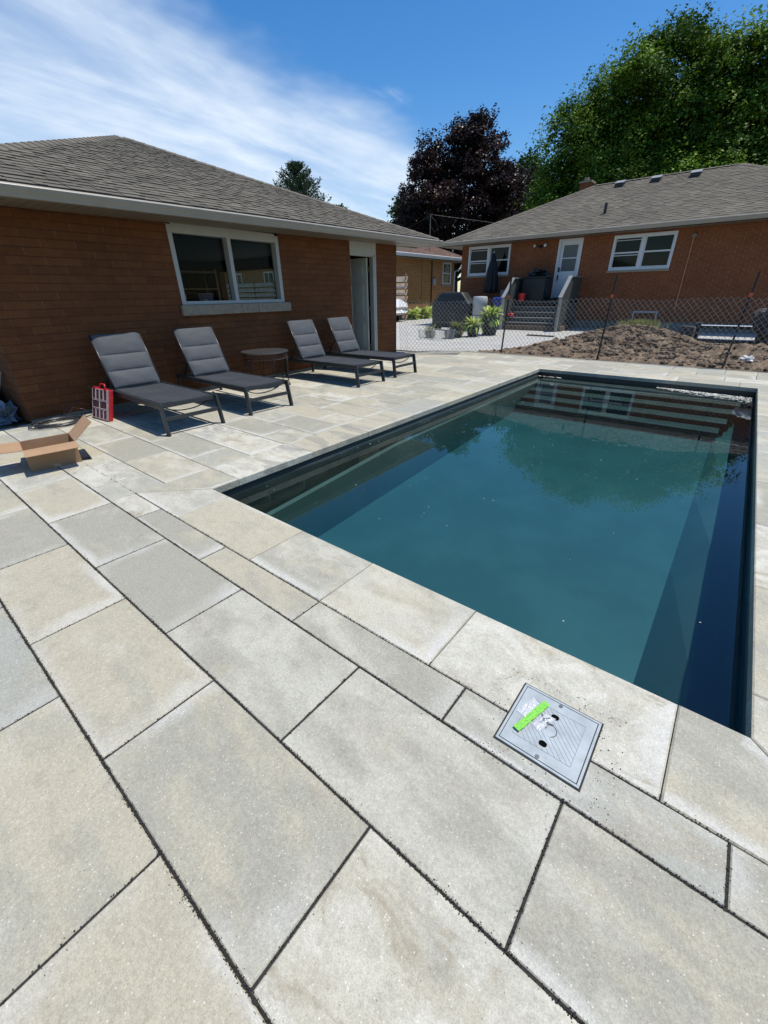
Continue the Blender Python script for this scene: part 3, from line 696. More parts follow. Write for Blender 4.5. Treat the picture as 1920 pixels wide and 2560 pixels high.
# ---------------------------------------------------------------- side table
tb = thing('side_table', 'round dark wrought iron side table with openwork apron between the loungers', 'table', (-3.28, 3.08, 0))
M_top = mat('slate_table_top', (.085,.085,.085), .28, var=.5, vscale=9)
b = MB(); b.lathe([(.0,.0),(.375,.0),(.375,.012),(.0,.012)][1:3], 48, (0,0,.560)); b.build('table_top', M_top, tb)
b = MB(); b.lathe([(.372,.0),(.395,.0),(.40,.008),(.395,.018),(.372,.018)], 48, (0,0,.556)); b.build('rim', mat('grey_metal_rim', (.12,.12,.12), .3, .6), tb, smooth=False)
b = MB(); A = 48; ra = .372
for z in (.55, .462): b.tube([(ra*math.cos(2*math.pi*k/A), ra*math.sin(2*math.pi*k/A), z) for k in range(A)], .006, 6, closed=True)
nd = 34
for k in range(nd):
    a0 = 2*math.pi*k/nd; da = 2*math.pi/nd
    pp = [(a0, .506), (a0+da/2, .545), (a0+da, .506), (a0+da/2, .467)]
    b.tube([(ra*math.cos(a), ra*math.sin(a), z) for a, z in pp], .0042, 5, closed=True)
    b.lathe([(.0001,-.012),(.011,0),(.0001,.012)], 6, (ra*math.cos(a0+da/2), ra*math.sin(a0+da/2), .506))
b.build('apron', mat('copper_brown_iron', (.12,.08,.06), .35, .6), tb)
for k in range(6):
    a = R(38+60*k); l = MB(); ca, sa = math.cos(a), math.sin(a); tx, ty = -sa, ca
    for s in (-1, 1):
        l.tube([(ra*ca+tx*s*.05, ra*sa+ty*s*.05, .465), (ra*.98*ca+tx*s*.042, ra*.98*sa+ty*s*.042, .36), (ra*.95*ca+tx*s*.018, ra*.95*sa+ty*s*.018, .14), (ra*.97*ca, ra*.97*sa, .04)], .0075, 6)
    l.tube([(ra*.97*ca, ra*.97*sa, .05), (ra*1.0*ca, ra*1.0*sa, .012)], .010, 6)
    l.tube([(ra*.99*ca+tx*.018*math.cos(q), ra*.99*sa+ty*.018*math.cos(q), .40+.05*math.sin(q)) for q in [i*math.pi/5 for i in range(10)]], .005, 5, closed=True)
    l.lathe([(.0001,0),(.016,.004),(.019,.014),(.014,.024),(.0001,.028)], 10, (ra*1.0*ca, ra*1.0*sa, 0)); l.build('leg', M_iron, tb, smooth=True)

# ---------------------------------------------------------------- organizer case
oc = thing('organizer_case', 'red organizer case with clear compartment lid leaning on the first lounger', 'tool case', (-3.185, .30, .0), R(5.5))
oc.rotation_euler = (R(-17), 0, R(5.5))
CWd, CH = .215, .40
b = MB(); b.box(-CWd, CWd, .0, .052, .0, CH); b.build('body', M_red, oc, bevel=.012)
M_clear = mat('smoky_clear_plastic', (.46,.28,.28), .12, spec=.8, var=.15, vscale=14); M_binf = mat('compartment_contents', (.10,.035,.035), .6, var=.5, vscale=25)
M_hilite = mat('lid_rib_highlight', (.75,.62,.62), .12, spec=.9)  # pale colour paints the highlights on the lid's ribs
b = MB(); b.box(-CWd+.01, CWd-.01, -.012, .0, .01, CH-.01); b.build('lid', M_clear, oc, bevel=.006)
b = MB()
cells = []
for r0, r1, nc in ((.02,.135,4),(.15,.245,2),(.26,.385,4)):
    for k in range(nc):
        x0 = -CWd+.02+k*(2*CWd-.04)/nc; x1 = x0+(2*CWd-.04)/nc; cells.append((x0+.009, x1-.009, r0, r1))
for x0, x1, z0, z1 in cells: b.box(x0, x1, -.0145, -.0125, z0, z1)
b.build('compartment', M_binf, oc, bevel=.0006)
b = MB()
for x0, x1, z0, z1 in cells:
    b.tube([(x0,-.015,z0),(x1,-.015,z0),(x1,-.015,z1),(x0,-.015,z1)], .0022, 4, closed=True)
b.build('lid_ribs', M_hilite, oc)
b = MB(); b.tube([(-.062,.02,CH-.01),(-.062,.02,CH+.038),(-.045,.02,CH+.055),(.045,.02,CH+.055),(.062,.02,CH+.038),(.062,.02,CH-.01)], .011, 8); b.build('handle', M_red, oc, smooth=True)
for s in (-1, 1):
    b = MB(); b.box(s*.135-.03, s*.135+.03, -.018, .03, CH-.02, CH+.012); b.build('latch', M_red, oc, bevel=.004)

# ---------------------------------------------------------------- cardboard box
bx = thing('cardboard_box', 'open brown cardboard box with flaps folded out on the paving', 'box', (-1.835, -.595, 0), R(-9))
hx, hy, hh, th = .185, .20, .205, .005
b = MB(); b.box(hx-th, hx, -hy, hy, 0, hh); b.build('front_panel', M_card, bx)
b = MB(); b.box(-hx, -hx+th, -hy, hy, 0, hh); b.build('back_panel', M_cardin, bx)
for s in (-1, 1):
    b = MB(); b.box(-hx+th, hx-th, s*hy-(th if s > 0 else 0), s*hy+(th if s < 0 else 0), 0, hh); b.build('side_panel', M_card, bx)
b = MB(); b.box(-hx+th, hx-th, -hy+th, hy-th, .0, th); b.build('bottom', M_cardin, bx)
def flap(nm, a, b_, out, L, upz, m=M_cardin, taper=0.):
    a, b_ = Vector(a), Vector(b_); d = (Vector(out)+Vector((0,0,upz))).normalized()*L; e = (b_-a)*taper
    n = (b_-a).cross(d).normalized()*th*.5; P = [a-n, b_-n, b_-n+d-e, a-n+d+e, a+n, b_+n, b_+n+d-e, a+n+d+e]
    q = MB(); q.hexa([tuple(p) for p in P]); return q.build(nm, m, bx)
flap('flap', (-hx, hy, hh), (hx, hy, hh), (0,1,0), .235, .85)
flap('flap', (hx, -hy, hh), (-hx, -hy, hh), (0,-1,0), .235, .06)
flap('flap', (hx, hy, hh), (hx, -hy, hh), (1,0,0), .17, -.12, M_cardin, .0)
flap('flap', (-hx, -hy, hh), (-hx, hy, hh), (-1,0,0), .17, -.35)
b = MB(); P = [(hx-.004, hy+.002, hh-.01), (hx-.004, hy+.085, .0), (hx-.11, hy+.075, .0), (hx-.10, hy+.002, hh-.02)]
b.poly(P); b.poly([(x+.004, y, z) for x, y, z in P][::-1]); b.build('loose_flap', M_card, bx)
b = MB(); b.box(hx+.0008, hx+.0018, -.03, .03, hh-.045, hh-.002); b.build('tape', M_tape, bx)
b = MB(); b.box(hx+.0008, hx+.0018, -.03, .03, .0, .03); b.build('tape', M_tape, bx)

# ---------------------------------------------------------------- cable coil
b = MB(); cx0, cy0 = -3.42, -.10; pts = []
for i in range(230):
    a = i*.21; k = mn.noise(Vector((i*.05, 2, 0))); rr = .20+.10*mn.noise(Vector((i*.021, 0, 0)))+.03*k
    pts.append((cx0+rr*.95*math.cos(a)+.03*mn.noise(Vector((i*.013, 5, 0))), cy0+rr*1.25*math.sin(a), .010+.014*(i % 60)/30+.012*abs(k)))
b.tube(pts, .0075, 6); b.tube([(cx0+.05,cy0+.28,.02),(cx0+.1,cy0+.3,.14),(cx0+.02,cy0+.2,.17),(cx0+.02,cy0+.05,.03)], .005, 6)
b.tube([(cx0-.1,cy0-.2,.012),(-3.62,-.45,.008),(-3.85,-.62,.008),(-4.3,-.8,.008),(-4.6,-.62,.012)], .0055, 6)
b.tube([(cx0+.05,cy0+.25,.014),(-3.5,.24,.01),(-3.6,.5,.012),(-3.66,.42,.10),(-3.70,.25,.17),(-3.69,.1,.12),(-3.66,.0,.03)], .0055, 6)
o = b.build('cable_coil', mat('black_cable', (.04,.04,.043), .3), smooth=True); tag(o, 'loose coil of black cable on the paving by the garage corner', 'cable')

# ---------------------------------------------------------------- roof helper
def roof_face(mb, A, B, C, D, expo=.145, tab=.19, base_off=0.):
    """A->B eave, D above A, C above B (C==D for a triangle). Shingle courses as stepped tabs."""
    A, B, C, D = map(Vector, (A, B, C, D)); U = (B-A).normalized(); mid = (C+D)/2
    Vd = (mid-A)-U*(mid-A).dot(U); H = Vd.length; Vd.normalize(); Nn = U.cross(Vd)
    if Nn.z < 0: Nn = -Nn
    lD = (D-A).dot(U); lC = (C-A).dot(U); LB = (B-A).length
    n = int(H/expo)+1
    for j in range(n):
        v0, v1 = j*expo, min((j+1)*expo+.02, H)
        if v0 >= H: break
        e = min(expo, H-v0)
        xl0 = lD*v0/H; xr0 = LB+(lC-LB)*v0/H; xl1 = lD*min(v0+e, H)/H; xr1 = LB+(lC-LB)*min(v0+e, H)/H
        x = min(xl0, xl1)-random.random()*tab; hi = False
        while x < max(xr0, xr1):
            hi = not hi if random.random() < .85 else hi
            wd = tab*random.uniform(.45, 1.5); xa, xb = x, x+wd; x = xb
            h = (.016 if hi else .011)+random.uniform(0, .001)
            a0, b0 = max(xa, xl0), min(xb, xr0); a1, b1 = max(xa, xl1), min(xb, xr1)
            if b0-a0 < .004: continue
            if b1 < a1: a1 = b1 = (a1+b1)/2
            tcol = min(1, max(0, random.gauss(.5, .20)+(.10 if hi else -.1))); col = (tcol, 0, 0, 1)
            P = lambda u, v, z: tuple(A+U*u+Vd*v+Nn*z)
            mb.poly([P(a0, v0, h), P(b0, v0, h), P(b1, v0+e, h-.009), P(a1, v0+e, h-.009)], col=col)
            mb.poly([P(a0, v0, -.004), P(b0, v0, -.004), P(b0, v0, h), P(a0, v0, h)], col=(-.45, 0, 0, 1))  # front edge toned darkest to paint the shadow line of each course
    mb.poly([tuple(A-Nn*.004), tuple(B-Nn*.004), tuple(C-Nn*.004)] + ([] if (C-D).length < 1e-4 else [tuple(D-Nn*.004)]), col=(.1,0,0,1))
def ridge(mb, a, b, w=.15, step=.2):
    a, b = Vector(a), Vector(b); d = (b-a); L = d.length; d.normalize(); S = d.cross(Vector((0,0,1))).normalized(); n = int(L/step)
    for i in range(n):
        p = a+d*i*step; q = a+d*min(L, (i+1.05)*step); t = random.random(); c = (min(1, .3+.5*t), 0, 0, 1)
        Z0 = Vector((0,0,.030)); Z1 = Vector((0,0,.022)); dn = Vector((0,0,-.055))
        for s in (-1, 1):
            P = [p+Z0, q+Z1, q+Z1+S*s*w+dn, p+Z0+S*s*w+dn]
            mb.poly([tuple(v) for v in (P if s < 0 else P[::-1])], col=c)
        P = [p+Z0, p+Z0+S*w+dn, p+S*w+dn-Vector((0,0,.012)), p-Vector((0,0,.0)), p-S*w+dn-Vector((0,0,.012)), p+Z0-S*w+dn]
        mb.poly([tuple(v) for v in P], col=(.05,0,0,1))
def gutter(mb, a, b, outv, h=.115, w=.11):
    """K-style gutter swept from a to b (top back edge), outv = outward unit"""
    a, b, o_ = Vector(a), Vector(b), Vector(outv); Z = Vector((0,0,1))
    prof = [(0,0),(0,-h),(.62*w,-h),(.72*w,-h*.72),(.92*w,-h*.42),(.98*w,-h*.24),(w,-h*.17),(w-.004,-h*.11),(w-.017,0),(w-.022,0),(w-.022,-.012),(w-.03,-.03),(.6*w,-h+.012),(.012,-h+.012),(.012,0)]
    q = len(mb.v); n = len(prof)
    for p in (a, b):
        for x, z in prof: mb.v.append(tuple(p+o_*x+Z*z))
    for k in range(n): k2 = (k+1) % n; mb.face((q+k, q+k2, q+n+k2, q+n+k))
    mb.face([q+k for k in range(n)][::-1]); mb.face([q+n+k for k in range(n)])
def soffit(mb, x0, x1, y0, y1, z0, z1, along, groove=.1, T=None):
    """ribbed soffit panel; z0 at y0 end, z1 at y1 end; along='x' grooves run along x"""
    n = int((y1-y0)/groove)
    for i in range(n):
        a = y0+(y1-y0)*i/n; b_ = y0+(y1-y0)*(i+1)/n; za = z0+(z1-z0)*i/n; zb = z0+(z1-z0)*(i+1)/n; m_ = b_-.012
        P = [(x0,a,za),(x1,a,za),(x1,m_,za),(x0,m_,za)]; Q = [(x0,m_,za+.012),(x1,m_,za+.012),(x1,b_,zb+.012),(x0,b_,zb+.012)]; S2 = [(x0,m_,za),(x1,m_,za),(x1,m_,za+.012),(x0,m_,za+.012)]; S3 = [(x0,b_,zb+.012),(x1,b_,zb+.012),(x1,b_,zb),(x0,b_,zb)]
        for f in (P, Q, S2, S3):
            if T: f = [T(p) for p in f]
            mb.poly(f)

# ---------------------------------------------------------------- garage
GA = thing('brick_garage', 'brown brick garage with grey shingle hip roof behind the loungers', 'garage', (-3.714, -.308, 0), R(2.32))
GW = 8.15
# wall pieces: front wall x=0 with window and door openings, thickness .2
def wallpiece(mb, y0, y1, z0, z1, x=0., t=.2): mb.box(x-t, x, y0, y1, z0, z1)
wl = MB(); WY0, WY1, WZ0, WZ1 = 2.385, 4.455, 1.30, 2.60; DY0, DY1, DZ1 = 6.41, 7.33, 2.60
wallpiece(wl, 0, WY0, 0, 2.5); wallpiece(wl, WY0, WY1, 0, WZ0); wallpiece(wl, WY1, DY0, 0, 2.5); wallpiece(wl, DY1, GW, 0, 2.5)
wl.build('front_wall', M_brick, GA)
wl = MB(); wl.box(-8.4, -.2, 0, .2, 0, 2.5); wl.build('side_wall', M_brick, GA)
for q in ((-3.0, -.2, GW-.2, GW, 0, 2.5), (-8.4, -7.05, GW-.2, GW, 0, 2.5), (-7.05,-3.0,GW-.2,GW,2.12,2.5)):
    wl = MB(); wl.box(*q); wl.build('side_wall', M_brick, GA)
wl = MB(); wl.box(-8.4, -8.2, .2, GW-.2, 0, 2.5); wl.build('back_wall', M_brick, GA)
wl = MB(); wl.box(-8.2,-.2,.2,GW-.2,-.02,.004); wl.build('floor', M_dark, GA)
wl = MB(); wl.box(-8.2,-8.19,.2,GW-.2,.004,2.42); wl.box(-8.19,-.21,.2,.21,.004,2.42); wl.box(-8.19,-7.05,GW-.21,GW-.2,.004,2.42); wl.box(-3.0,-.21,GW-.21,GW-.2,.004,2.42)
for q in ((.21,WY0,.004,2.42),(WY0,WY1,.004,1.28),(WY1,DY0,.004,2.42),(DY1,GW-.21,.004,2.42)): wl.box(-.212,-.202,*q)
wl.build('shade_lining', M_dark, GA)  # dark panels added so the garage interior looks unlit
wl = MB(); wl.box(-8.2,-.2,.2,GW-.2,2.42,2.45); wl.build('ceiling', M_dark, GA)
wl = MB(); wl.box(-.02,.006,0.,DY0,-.02,.045); wl.build('foundation', M_found, GA)
# roof
sz = lambda y: .0140*y
EX, EY0, EY1 = .60, -.62, 9.10; hw = (EY1-EY0)/2; pk = (EX-hw, (EY0+EY1)/2, 4.30+sz(4.25)); EZ = 2.455
ec = lambda x, y: (x, y, EZ+sz(y))
e1, e2, e3, e4 = ec(EX, EY0), ec(EX, EY1), ec(EX-2*hw, EY1), ec(EX-2*hw, EY0)
rf = MB()
for a, b_ in ((e1, e2), (e2, e3), (e3, e4), (e4, e1)): roof_face(rf, a, b_, pk, pk)
for e in (e1, e2, e3, e4): ridge(rf, e, pk)
rf.build('roof', M_shing, GA, uvs=False)
g = MB(); gz = .02
gutter(g, (EX-.01, EY0-.1, EZ+sz(EY0)-gz), (EX-.01, EY1+.1, EZ+sz(EY1)-gz), (1,0,0)); g.build('gutter', M_gut, GA)
g = MB(); gutter(g, (EX, EY1-.01, EZ+sz(EY1)-gz), (EX-2*hw, EY1-.01, EZ+sz(EY1)-gz), (0,1,0)); g.build('gutter', M_gut, GA)
g = MB(); g.box(EX-2*hw, EX, EY0-.02, EY0, EZ-.17, EZ-.02); g.build('fascia', M_gut, GA)
sf = MB(); soffit(sf, 0, EX-.01, EY0, EY1, 2.325+sz(EY0), 2.325+sz(EY1), 'x', .115)
sf.build('soffit', M_trim, GA)
sf = MB(); sf.box(-8.4, 0, GW, EY1-.01, 2.43, 2.445); sf.build('soffit', M_trim, GA)
sf = MB(); sf.box(-8.4, 0, EY0, 0, 2.31, 2.325); sf.build('soffit', M_trim, GA)
# window
wf = thing('window', None, None); wf.parent = GA; del wf
for o in list(scn.objects):
    if o.name == 'window' and o.type == 'EMPTY': bpy.data.objects.remove(o)
b = MB(); x0, x1 = -.15, -.004; zs, zt = 1.30, 2.345
b.box(x0, x1, WY0, WY0+.075, zs, zt); b.box(x0, x1, WY1-.075, WY1, zs, zt); b.box(x0, x1, WY0+.075, WY1-.075, zt-.10, zt+.03); b.box(x0, x1, WY0+.075, WY1-.075, zs, zs+.05)
b.box(x0, x1, 3.375, 3.445, zs+.05, zt-.10); win = b.build('window_frame', M_white, GA, bevel=.004)
b = MB()
for ya, yb in ((WY0+.075, 3.375), (3.445, WY1-.075)): b.box(-.125, -.119, ya, yb, zs+.05, zt-.10)
M_pane = bpy.data.materials.new('clear_pane'); M_pane.use_nodes = True; nt = M_pane.node_tree; nt.nodes.clear()
out = N(nt, 'ShaderNodeOutputMaterial'); gl = N(nt, 'ShaderNodeBsdfGlossy'); gl.inputs['Roughness'].default_value = .0; tr = N(nt, 'ShaderNodeBsdfTransparent'); tr.inputs[0].default_value = (.66,.70,.68,1)
fr = N(nt, 'ShaderNodeFresnel'); fr.inputs['IOR'].default_value = 1.13; mx = N(nt, 'ShaderNodeMixShader')
LK(nt, fr.outputs[0], mx.inputs[0]); LK(nt, tr.outputs[0], mx.inputs[1]); LK(nt, gl.outputs[0], mx.inputs[2]); LK(nt, mx.outputs[0], out.inputs[0])
b.build('window_pane', M_pane, GA)
for ya, yb in ((2.34, 3.44), (3.444, 3.78), (3.784, 4.55)):
    b = MB(); b.box(-.1, .055, ya, yb, 1.15, 1.298); b.build('window_sill', M_sill, GA, bevel=.008)
# door
b = MB(); b.box(-.16, .004, DY1-.05, DY1, 0, 2.2); b.box(-.16, -.02, DY0, DY0+.03, 0, 2.2); b.box(-.16, -.02, DY0+.03, DY1-.05, 2.165, 2.2); b.box(-.05, -.004, DY1-.1, DY1-.05, 0, 2.165)
b.build('door_frame', M_white, GA, bevel=.004)
b = MB(); b.box(-.15, .0, DY0, DY1, 2.2, 2.45); b.build('door_header', M_white, GA, bevel=.003)
hy0 = DY1-.115
b = MB(); b.box(-.99, -.16, hy0-.045, hy0, .02, 2.15); dl = b.build('door', M_door, GA, bevel=.002)
b = MB()
for xa, xb in ((-.52,-.27),(-.88,-.63)):
    for za, zb in ((.22,.78),(.93,1.62),(1.78,2.0)):
        for q in ((xa,xb,za,za+.016),(xa,xb,zb-.016,zb),(xa,xa+.016,za+.016,zb-.016),(xb-.016,xb,za+.016,zb-.016)): b.box(q[0],q[1],hy0-.055,hy0-.045,q[2],q[3])
        b.box(xa+.035, xb-.035, hy0-.052, hy0-.045, za+.035, zb-.035)
b.build('door_panels', M_door, dl, bevel=.003)
for z in (.25, 1.1, 1.92):
    b = MB(); b.box(-.165,-.125,hy0-.012,hy0+.014,z-.055,z+.055); b.build('hinge', M_hinge, dl)
# things in the garage
sh_ = thing('storage_shelf', 'dark wooden shelf of boxes inside the garage behind the left window pane', 'shelf', (-8.0+4.286-3.714, 3., 0), 0)
sh_.location = (-11.3, 6.0, 0); sh_.rotation_euler.z = R(2.32)
b = MB()
for z in (.55, 1.05, 1.62, 2.1): b.box(-.35,.35,-2.6,1.2,z,z+.035)
b.build('shelf_board', M_wood, sh_)
for y in (-2.6, -.7, 1.15):
    b = MB(); b.box(.3,.35,y,y+.05,0,2.2); b.box(-.35,-.3,y,y+.05,0,2.2); b.build('post', M_wood, sh_)
for i, (y, m_, l) in enumerate(((5.0,M_blue,'blue storage bin on the garage shelf, left of the grey one'),(5.75,M_grey,'grey storage bin between two blue ones on the garage shelf'),(6.65,M_blue,'blue storage bin on the garage shelf, right of the grey one'))):
    o = thing('storage_bin', l, 'storage bin', (-11.2, y, 1.088), group='storage bins on the garage shelf')
    q = MB(); q.hexa([(-.2,-.22,0),(.2,-.22,0),(.2,.22,0),(-.2,.22,0),(-.24,-.26,.4),(.24,-.26,.4),(.24,.26,.4),(-.24,.26,.4)]); q.build('bin_body', m_, o, bevel=.01)
    q = MB(); q.box(-.25,.25,-.27,.27,.4,.43); q.build('lid', M_grey if m_ is M_blue else M_blue, o, bevel=.01)
    q = MB(); q.box(.225,.229,-.07,.07,.2,.25); q.build('sticker', M_brightwhite, o)

# clutter by the left corner, in the shade
for i, (x, y, rz, w2, l) in enumerate(((-4.12,-.40,R(4),.05,'grey plank leaning on the garage side wall, nearer the corner'),(-4.30,-.42,R(-3),.07,'wider grey plank leaning on the garage side wall, farther from the corner'))):
    q = MB(); q.bar((0,-.22,0),(0,.05,.62), w2, .022, (1,0,0)); o = q.build('plank', mat('grey_board', (.30,.29,.27), .8, var=.2), loc=(x, y, 0), rot=(0,0,rz), bevel=.003); tag(o, l, 'plank', 'planks by the garage corner')
q = MB()
def lump(b, c, r, seed, amp=.35, sq=(1,1,.7), nu=26, nv=14):
    def f(u, v):
        th_, ph = u*2*math.pi, v*math.pi; d = Vector((math.cos(th_)*math.sin(ph), math.sin(th_)*math.sin(ph), math.cos(ph)))
        k = r*(1+amp*mn.fractal(d*1.6+Vector((seed,0,0)), .6, 2.1, 5)); return (c[0]+d.x*k*sq[0], c[1]+d.y*k*sq[1], max(c[2]+d.z*k*sq[2], .0))
    b.grid(f, nu, nv)
lump(q, (0,0,.08), .15, 3, .9, (1.2,1,.9)); o = q.build('plastic_bag', M_bluebag, loc=(-4.12,-.52,0)); tag(o, 'crumpled pale blue plastic bag in the shade at the garage corner', 'bag')
q = MB(); lump(q, (0,0,.2), .3, 8, .5, (1,1,1.1)); o = q.build('rubbish_sack', M_black, loc=(-4.75,-.55,0), smooth=True); tag(o, 'black bin sack slumped against the garage side wall', 'sack')

# ---------------------------------------------------------------- red brick house
HO = thing('brick_house', 'red brick bungalow with grey shingle hip roof and white windows beyond the fence', 'house', (0, 18.8, 0))
HX0, HX1, HD = -8.44, 5.7, 9.0
w_ = MB()
ops = [(-8.08,-6.01,2.10,3.30),(-3.92,-2.96,1.15,3.30),(-1.83,.252,2.09,3.27)]
xs2 = [HX0]
for a in ops: xs2 += [a[0], a[1]]
xs2.append(HX1)
for i in range(len(xs2)-1):
    if i % 2 == 0: w_.box(xs2[i], xs2[i+1], 0, .2, .30, 3.36)
    else:
        a = ops[i//2]; w_.box(a[0], a[1], 0, .2, .30, a[2]); 
        if a[3] < 3.36: w_.box(a[0], a[1], 0, .2, a[3], 3.36)
w_.build('front_wall', M_brick2, HO)
w_ = MB(); w_.box(HX0, HX0+.2, .2, HD-.2, .3, 3.36); w_.build('side_wall', M_brick2, HO)
w_ = MB(); w_.box(HX1-.2, HX1, .2, HD-.2, .3, 3.36); w_.build('side_wall', M_brick2, HO)
w_ = MB(); w_.box(HX0, HX1, HD-.2, HD, .3, 3.36); w_.build('back_wall', M_brick2, HO)
w_ = MB(); w_.box(HX0-.005, -.59, -.006, .19, -.03, .30); w_.box(.28, HX1+.005, -.006, .19, -.03, .30);w_.box(-.59,.28,-.006,.19,-.03,.1); w_.build('foundation', M_found, HO)
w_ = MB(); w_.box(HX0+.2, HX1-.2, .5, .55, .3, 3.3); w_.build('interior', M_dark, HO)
EL_ = 3.48; ev = .6; x0, x1, y0, y1 = -9.3, 6.3, -.6, 9.6; rz_ = 5.72
r1_, r2_ = (-4.18, 4.5, rz_), (1.20, 4.5, rz_)
rf = MB(); a, b_, c3, d3 = (x0,y0,EL_), (x1,y0,EL_), (x1,y1,EL_), (x0,y1,EL_)
roof_face(rf, a, b_, r2_, r1_, .17, .28); roof_face(rf, b_, c3, r2_, r2_, .17, .28); roof_face(rf, c3, d3, r1_, r2_, .17, .28); roof_face(rf, d3, a, r1_, r1_, .17, .28)
for p, q in ((a, r1_), (d3, r1_), (b_, r2_), (c3, r2_), (r1_, r2_)): ridge(rf, p, q, .16, .25)
RF = rf.build('roof', M_shing, HO, uvs=False)
g = MB(); gutter(g, (x0-.1, y0+.01, EL_+.01), (x1+.1, y0+.01, EL_+.01), (0,-1,0), .14, .12); g.build('gutter', M_gut, HO)
g = MB(); g.box(x0-.02, x0, y0, y1, EL_-.15, EL_); g.build('fascia', M_gut, HO)
g = MB()
def tT(p): return (p[1], p[0], p[2])
soffit(g, y0+.01, 0, x0, x1, 3.335, 3.335, 'x', .2, tT); g.build('soffit', M_trim, HO)
g = MB(); g.box(x0, HX0, 0, y1, 3.335, 3.345); g.build('soffit', M_trim, HO)
def house_window(x0, x1, z0, z1, par, sillz=.07):
    f = MB(); y = .0
    for q in ((x0,x1,z0,z0+.07),(x0,x1,z1-.07,z1),(x0,x0+.07,z0+.07,z1-.07),(x1-.07,x1,z0+.07,z1-.07),((x0+x1)/2-.06,(x0+x1)/2+.06,z0+.07,z1-.07)): f.box(q[0],q[1],-.015,.09,q[2],q[3])
    fr_ = f.build('window', M_brightwhite, par, bevel=.005)
    for a, b2 in ((x0+.07,(x0+x1)/2-.06),((x0+x1)/2+.06,x1-.07)):
        s3 = MB(); zm = (z0+z1)/2
        for q in ((a,b2,z0+.07,z0+.115),(a,b2,z1-.115,z1-.07),(a,a+.035,z0+.115,z1-.115),(b2-.035,b2,z0+.115,z1-.115),(a+.035,b2-.035,zm-.025,zm+.025)): s3.box(q[0],q[1],.02,.06,q[2],q[3])
        if a < (x0+x1)/2: s3.box(a+.035,b2-.035,.022,.055,zm-.10,zm-.075); s3.box(a+.035,b2-.035,.03,.055,z1-.19,z1-.17)
        s3.build('sash', M_brightwhite, fr_)
        s3 = MB(); s3.box(a+.03,b2-.03,.045,.05,z0+.11,z1-.11); s3.build('pane', M_glass, fr_)
    s3 = MB(); s3.box(x0-.05,x1+.02,-.06,.02,z0-sillz,z0-.002); s3.build('sill', M_sill, fr_, bevel=.005)
house_window(-8.08,-6.01,2.11,3.30,HO); house_window(-1.83,.252,2.10,3.27,HO)
# door
b = MB(); b.box(-3.92,-3.83,-.02,.12,1.15,3.30); b.box(-3.05,-2.96,-.02,.12,1.15,3.30); b.box(-3.83,-3.05,-.02,.12,3.22,3.30); df = b.build('door', M_brightwhite, HO, bevel=.004)
b = MB(); b.box(-3.83,-3.70,.03,.07,1.17,3.22); b.box(-3.13,-3.05,.03,.07,1.17,3.22); b.box(-3.70,-3.13,.03,.07,1.17,2.15); b.box(-3.70,-3.13,.03,.07,3.08,3.22); b.box(-3.70,-3.13,.025,.075,2.60,2.64); b.build('door_leaf', M_brightwhite, df)
b = MB(); b.box(-3.70,-3.13,.045,.055,2.15,3.08); b.build('pane', mat('net_glass', (.10,.11,.11), .25), df)
b = MB(); b.box(-3.80,-3.735,.0,.03,2.13,2.30); b.box(-3.79,-3.745,-.02,.03,1.84,2.02); b.build('lock', M_black, df, bevel=.005)
b = MB(); b.tube([(-3.767,-.04,1.98),(-3.767,-.05,1.88),(-3.767,-.03,1.78)], .012, 6); b.build('handle', M_iron, df)
# floodlight
fl = MB(); fl.lathe([(.06,0),(.06,.03)], 14); fl.xform(Matrix.Translation((-4.65,0,3.1)) @ Matrix.Rotation(R(90), 4, 'X')); fl.tube([(-4.68,-.03,3.09),(-4.82,-.10,3.13)], .02, 8); fl.tube([(-4.62,-.03,3.09),(-4.50,-.1,3.12)], .02, 8)
FL = fl.build('floodlight', M_black, HO, smooth=True)
for x_, d_ in ((-4.86,-.4),(-4.47,.4)):
    b = MB(); b.lathe([(.02,0),(.035,.03),(.06,.09),(.058,.10),(.0001,.095)], 14); b.xform(Matrix.Translation((x_,-.08,3.14)) @ Matrix.Rotation(R(100), 4, 'X') @ Matrix.Rotation(d_, 4, 'Y')); b.build('lamp_head', mat('lamp_white', (.6,.6,.58), .3), FL, smooth=True)
# conduit with junction box
b = MB(); b.tube([(.80,-.02,.75),(.765,-.02,3.0)], .018, 6); CD = b.build('conduit', mat('conduit_tan', (.42,.22,.11), .6), HO)
b = MB(); b.lathe([(.075,0),(.075,.05),(.05,.07)], 16); b.xform(Matrix.Translation((.765,-.0,3.08)) @ Matrix.Rotation(R(90), 4, 'X')); b.build('junction_box', M_trim, CD, smooth=False)
# basement window, meter box
b = MB(); b.box(-.58,.27,-.02,.08,.62,.68); b.box(-.58,.27,-.02,.08,.12,.17); b.box(-.58,-.53,-.02,.08,.17,.62); b.box(.22,.27,-.02,.08,.17,.62); bw = b.build('basement_window', M_grey, HO)
b = MB(); b.box(-.53,.22,.03,.04,.17,.62); b.build('pane', M_glass, bw)
b = MB(); b.box(-6.25,-6.02,-.09,0,1.05,1.50); b.build('meter_box', M_grey, HO, bevel=.01)
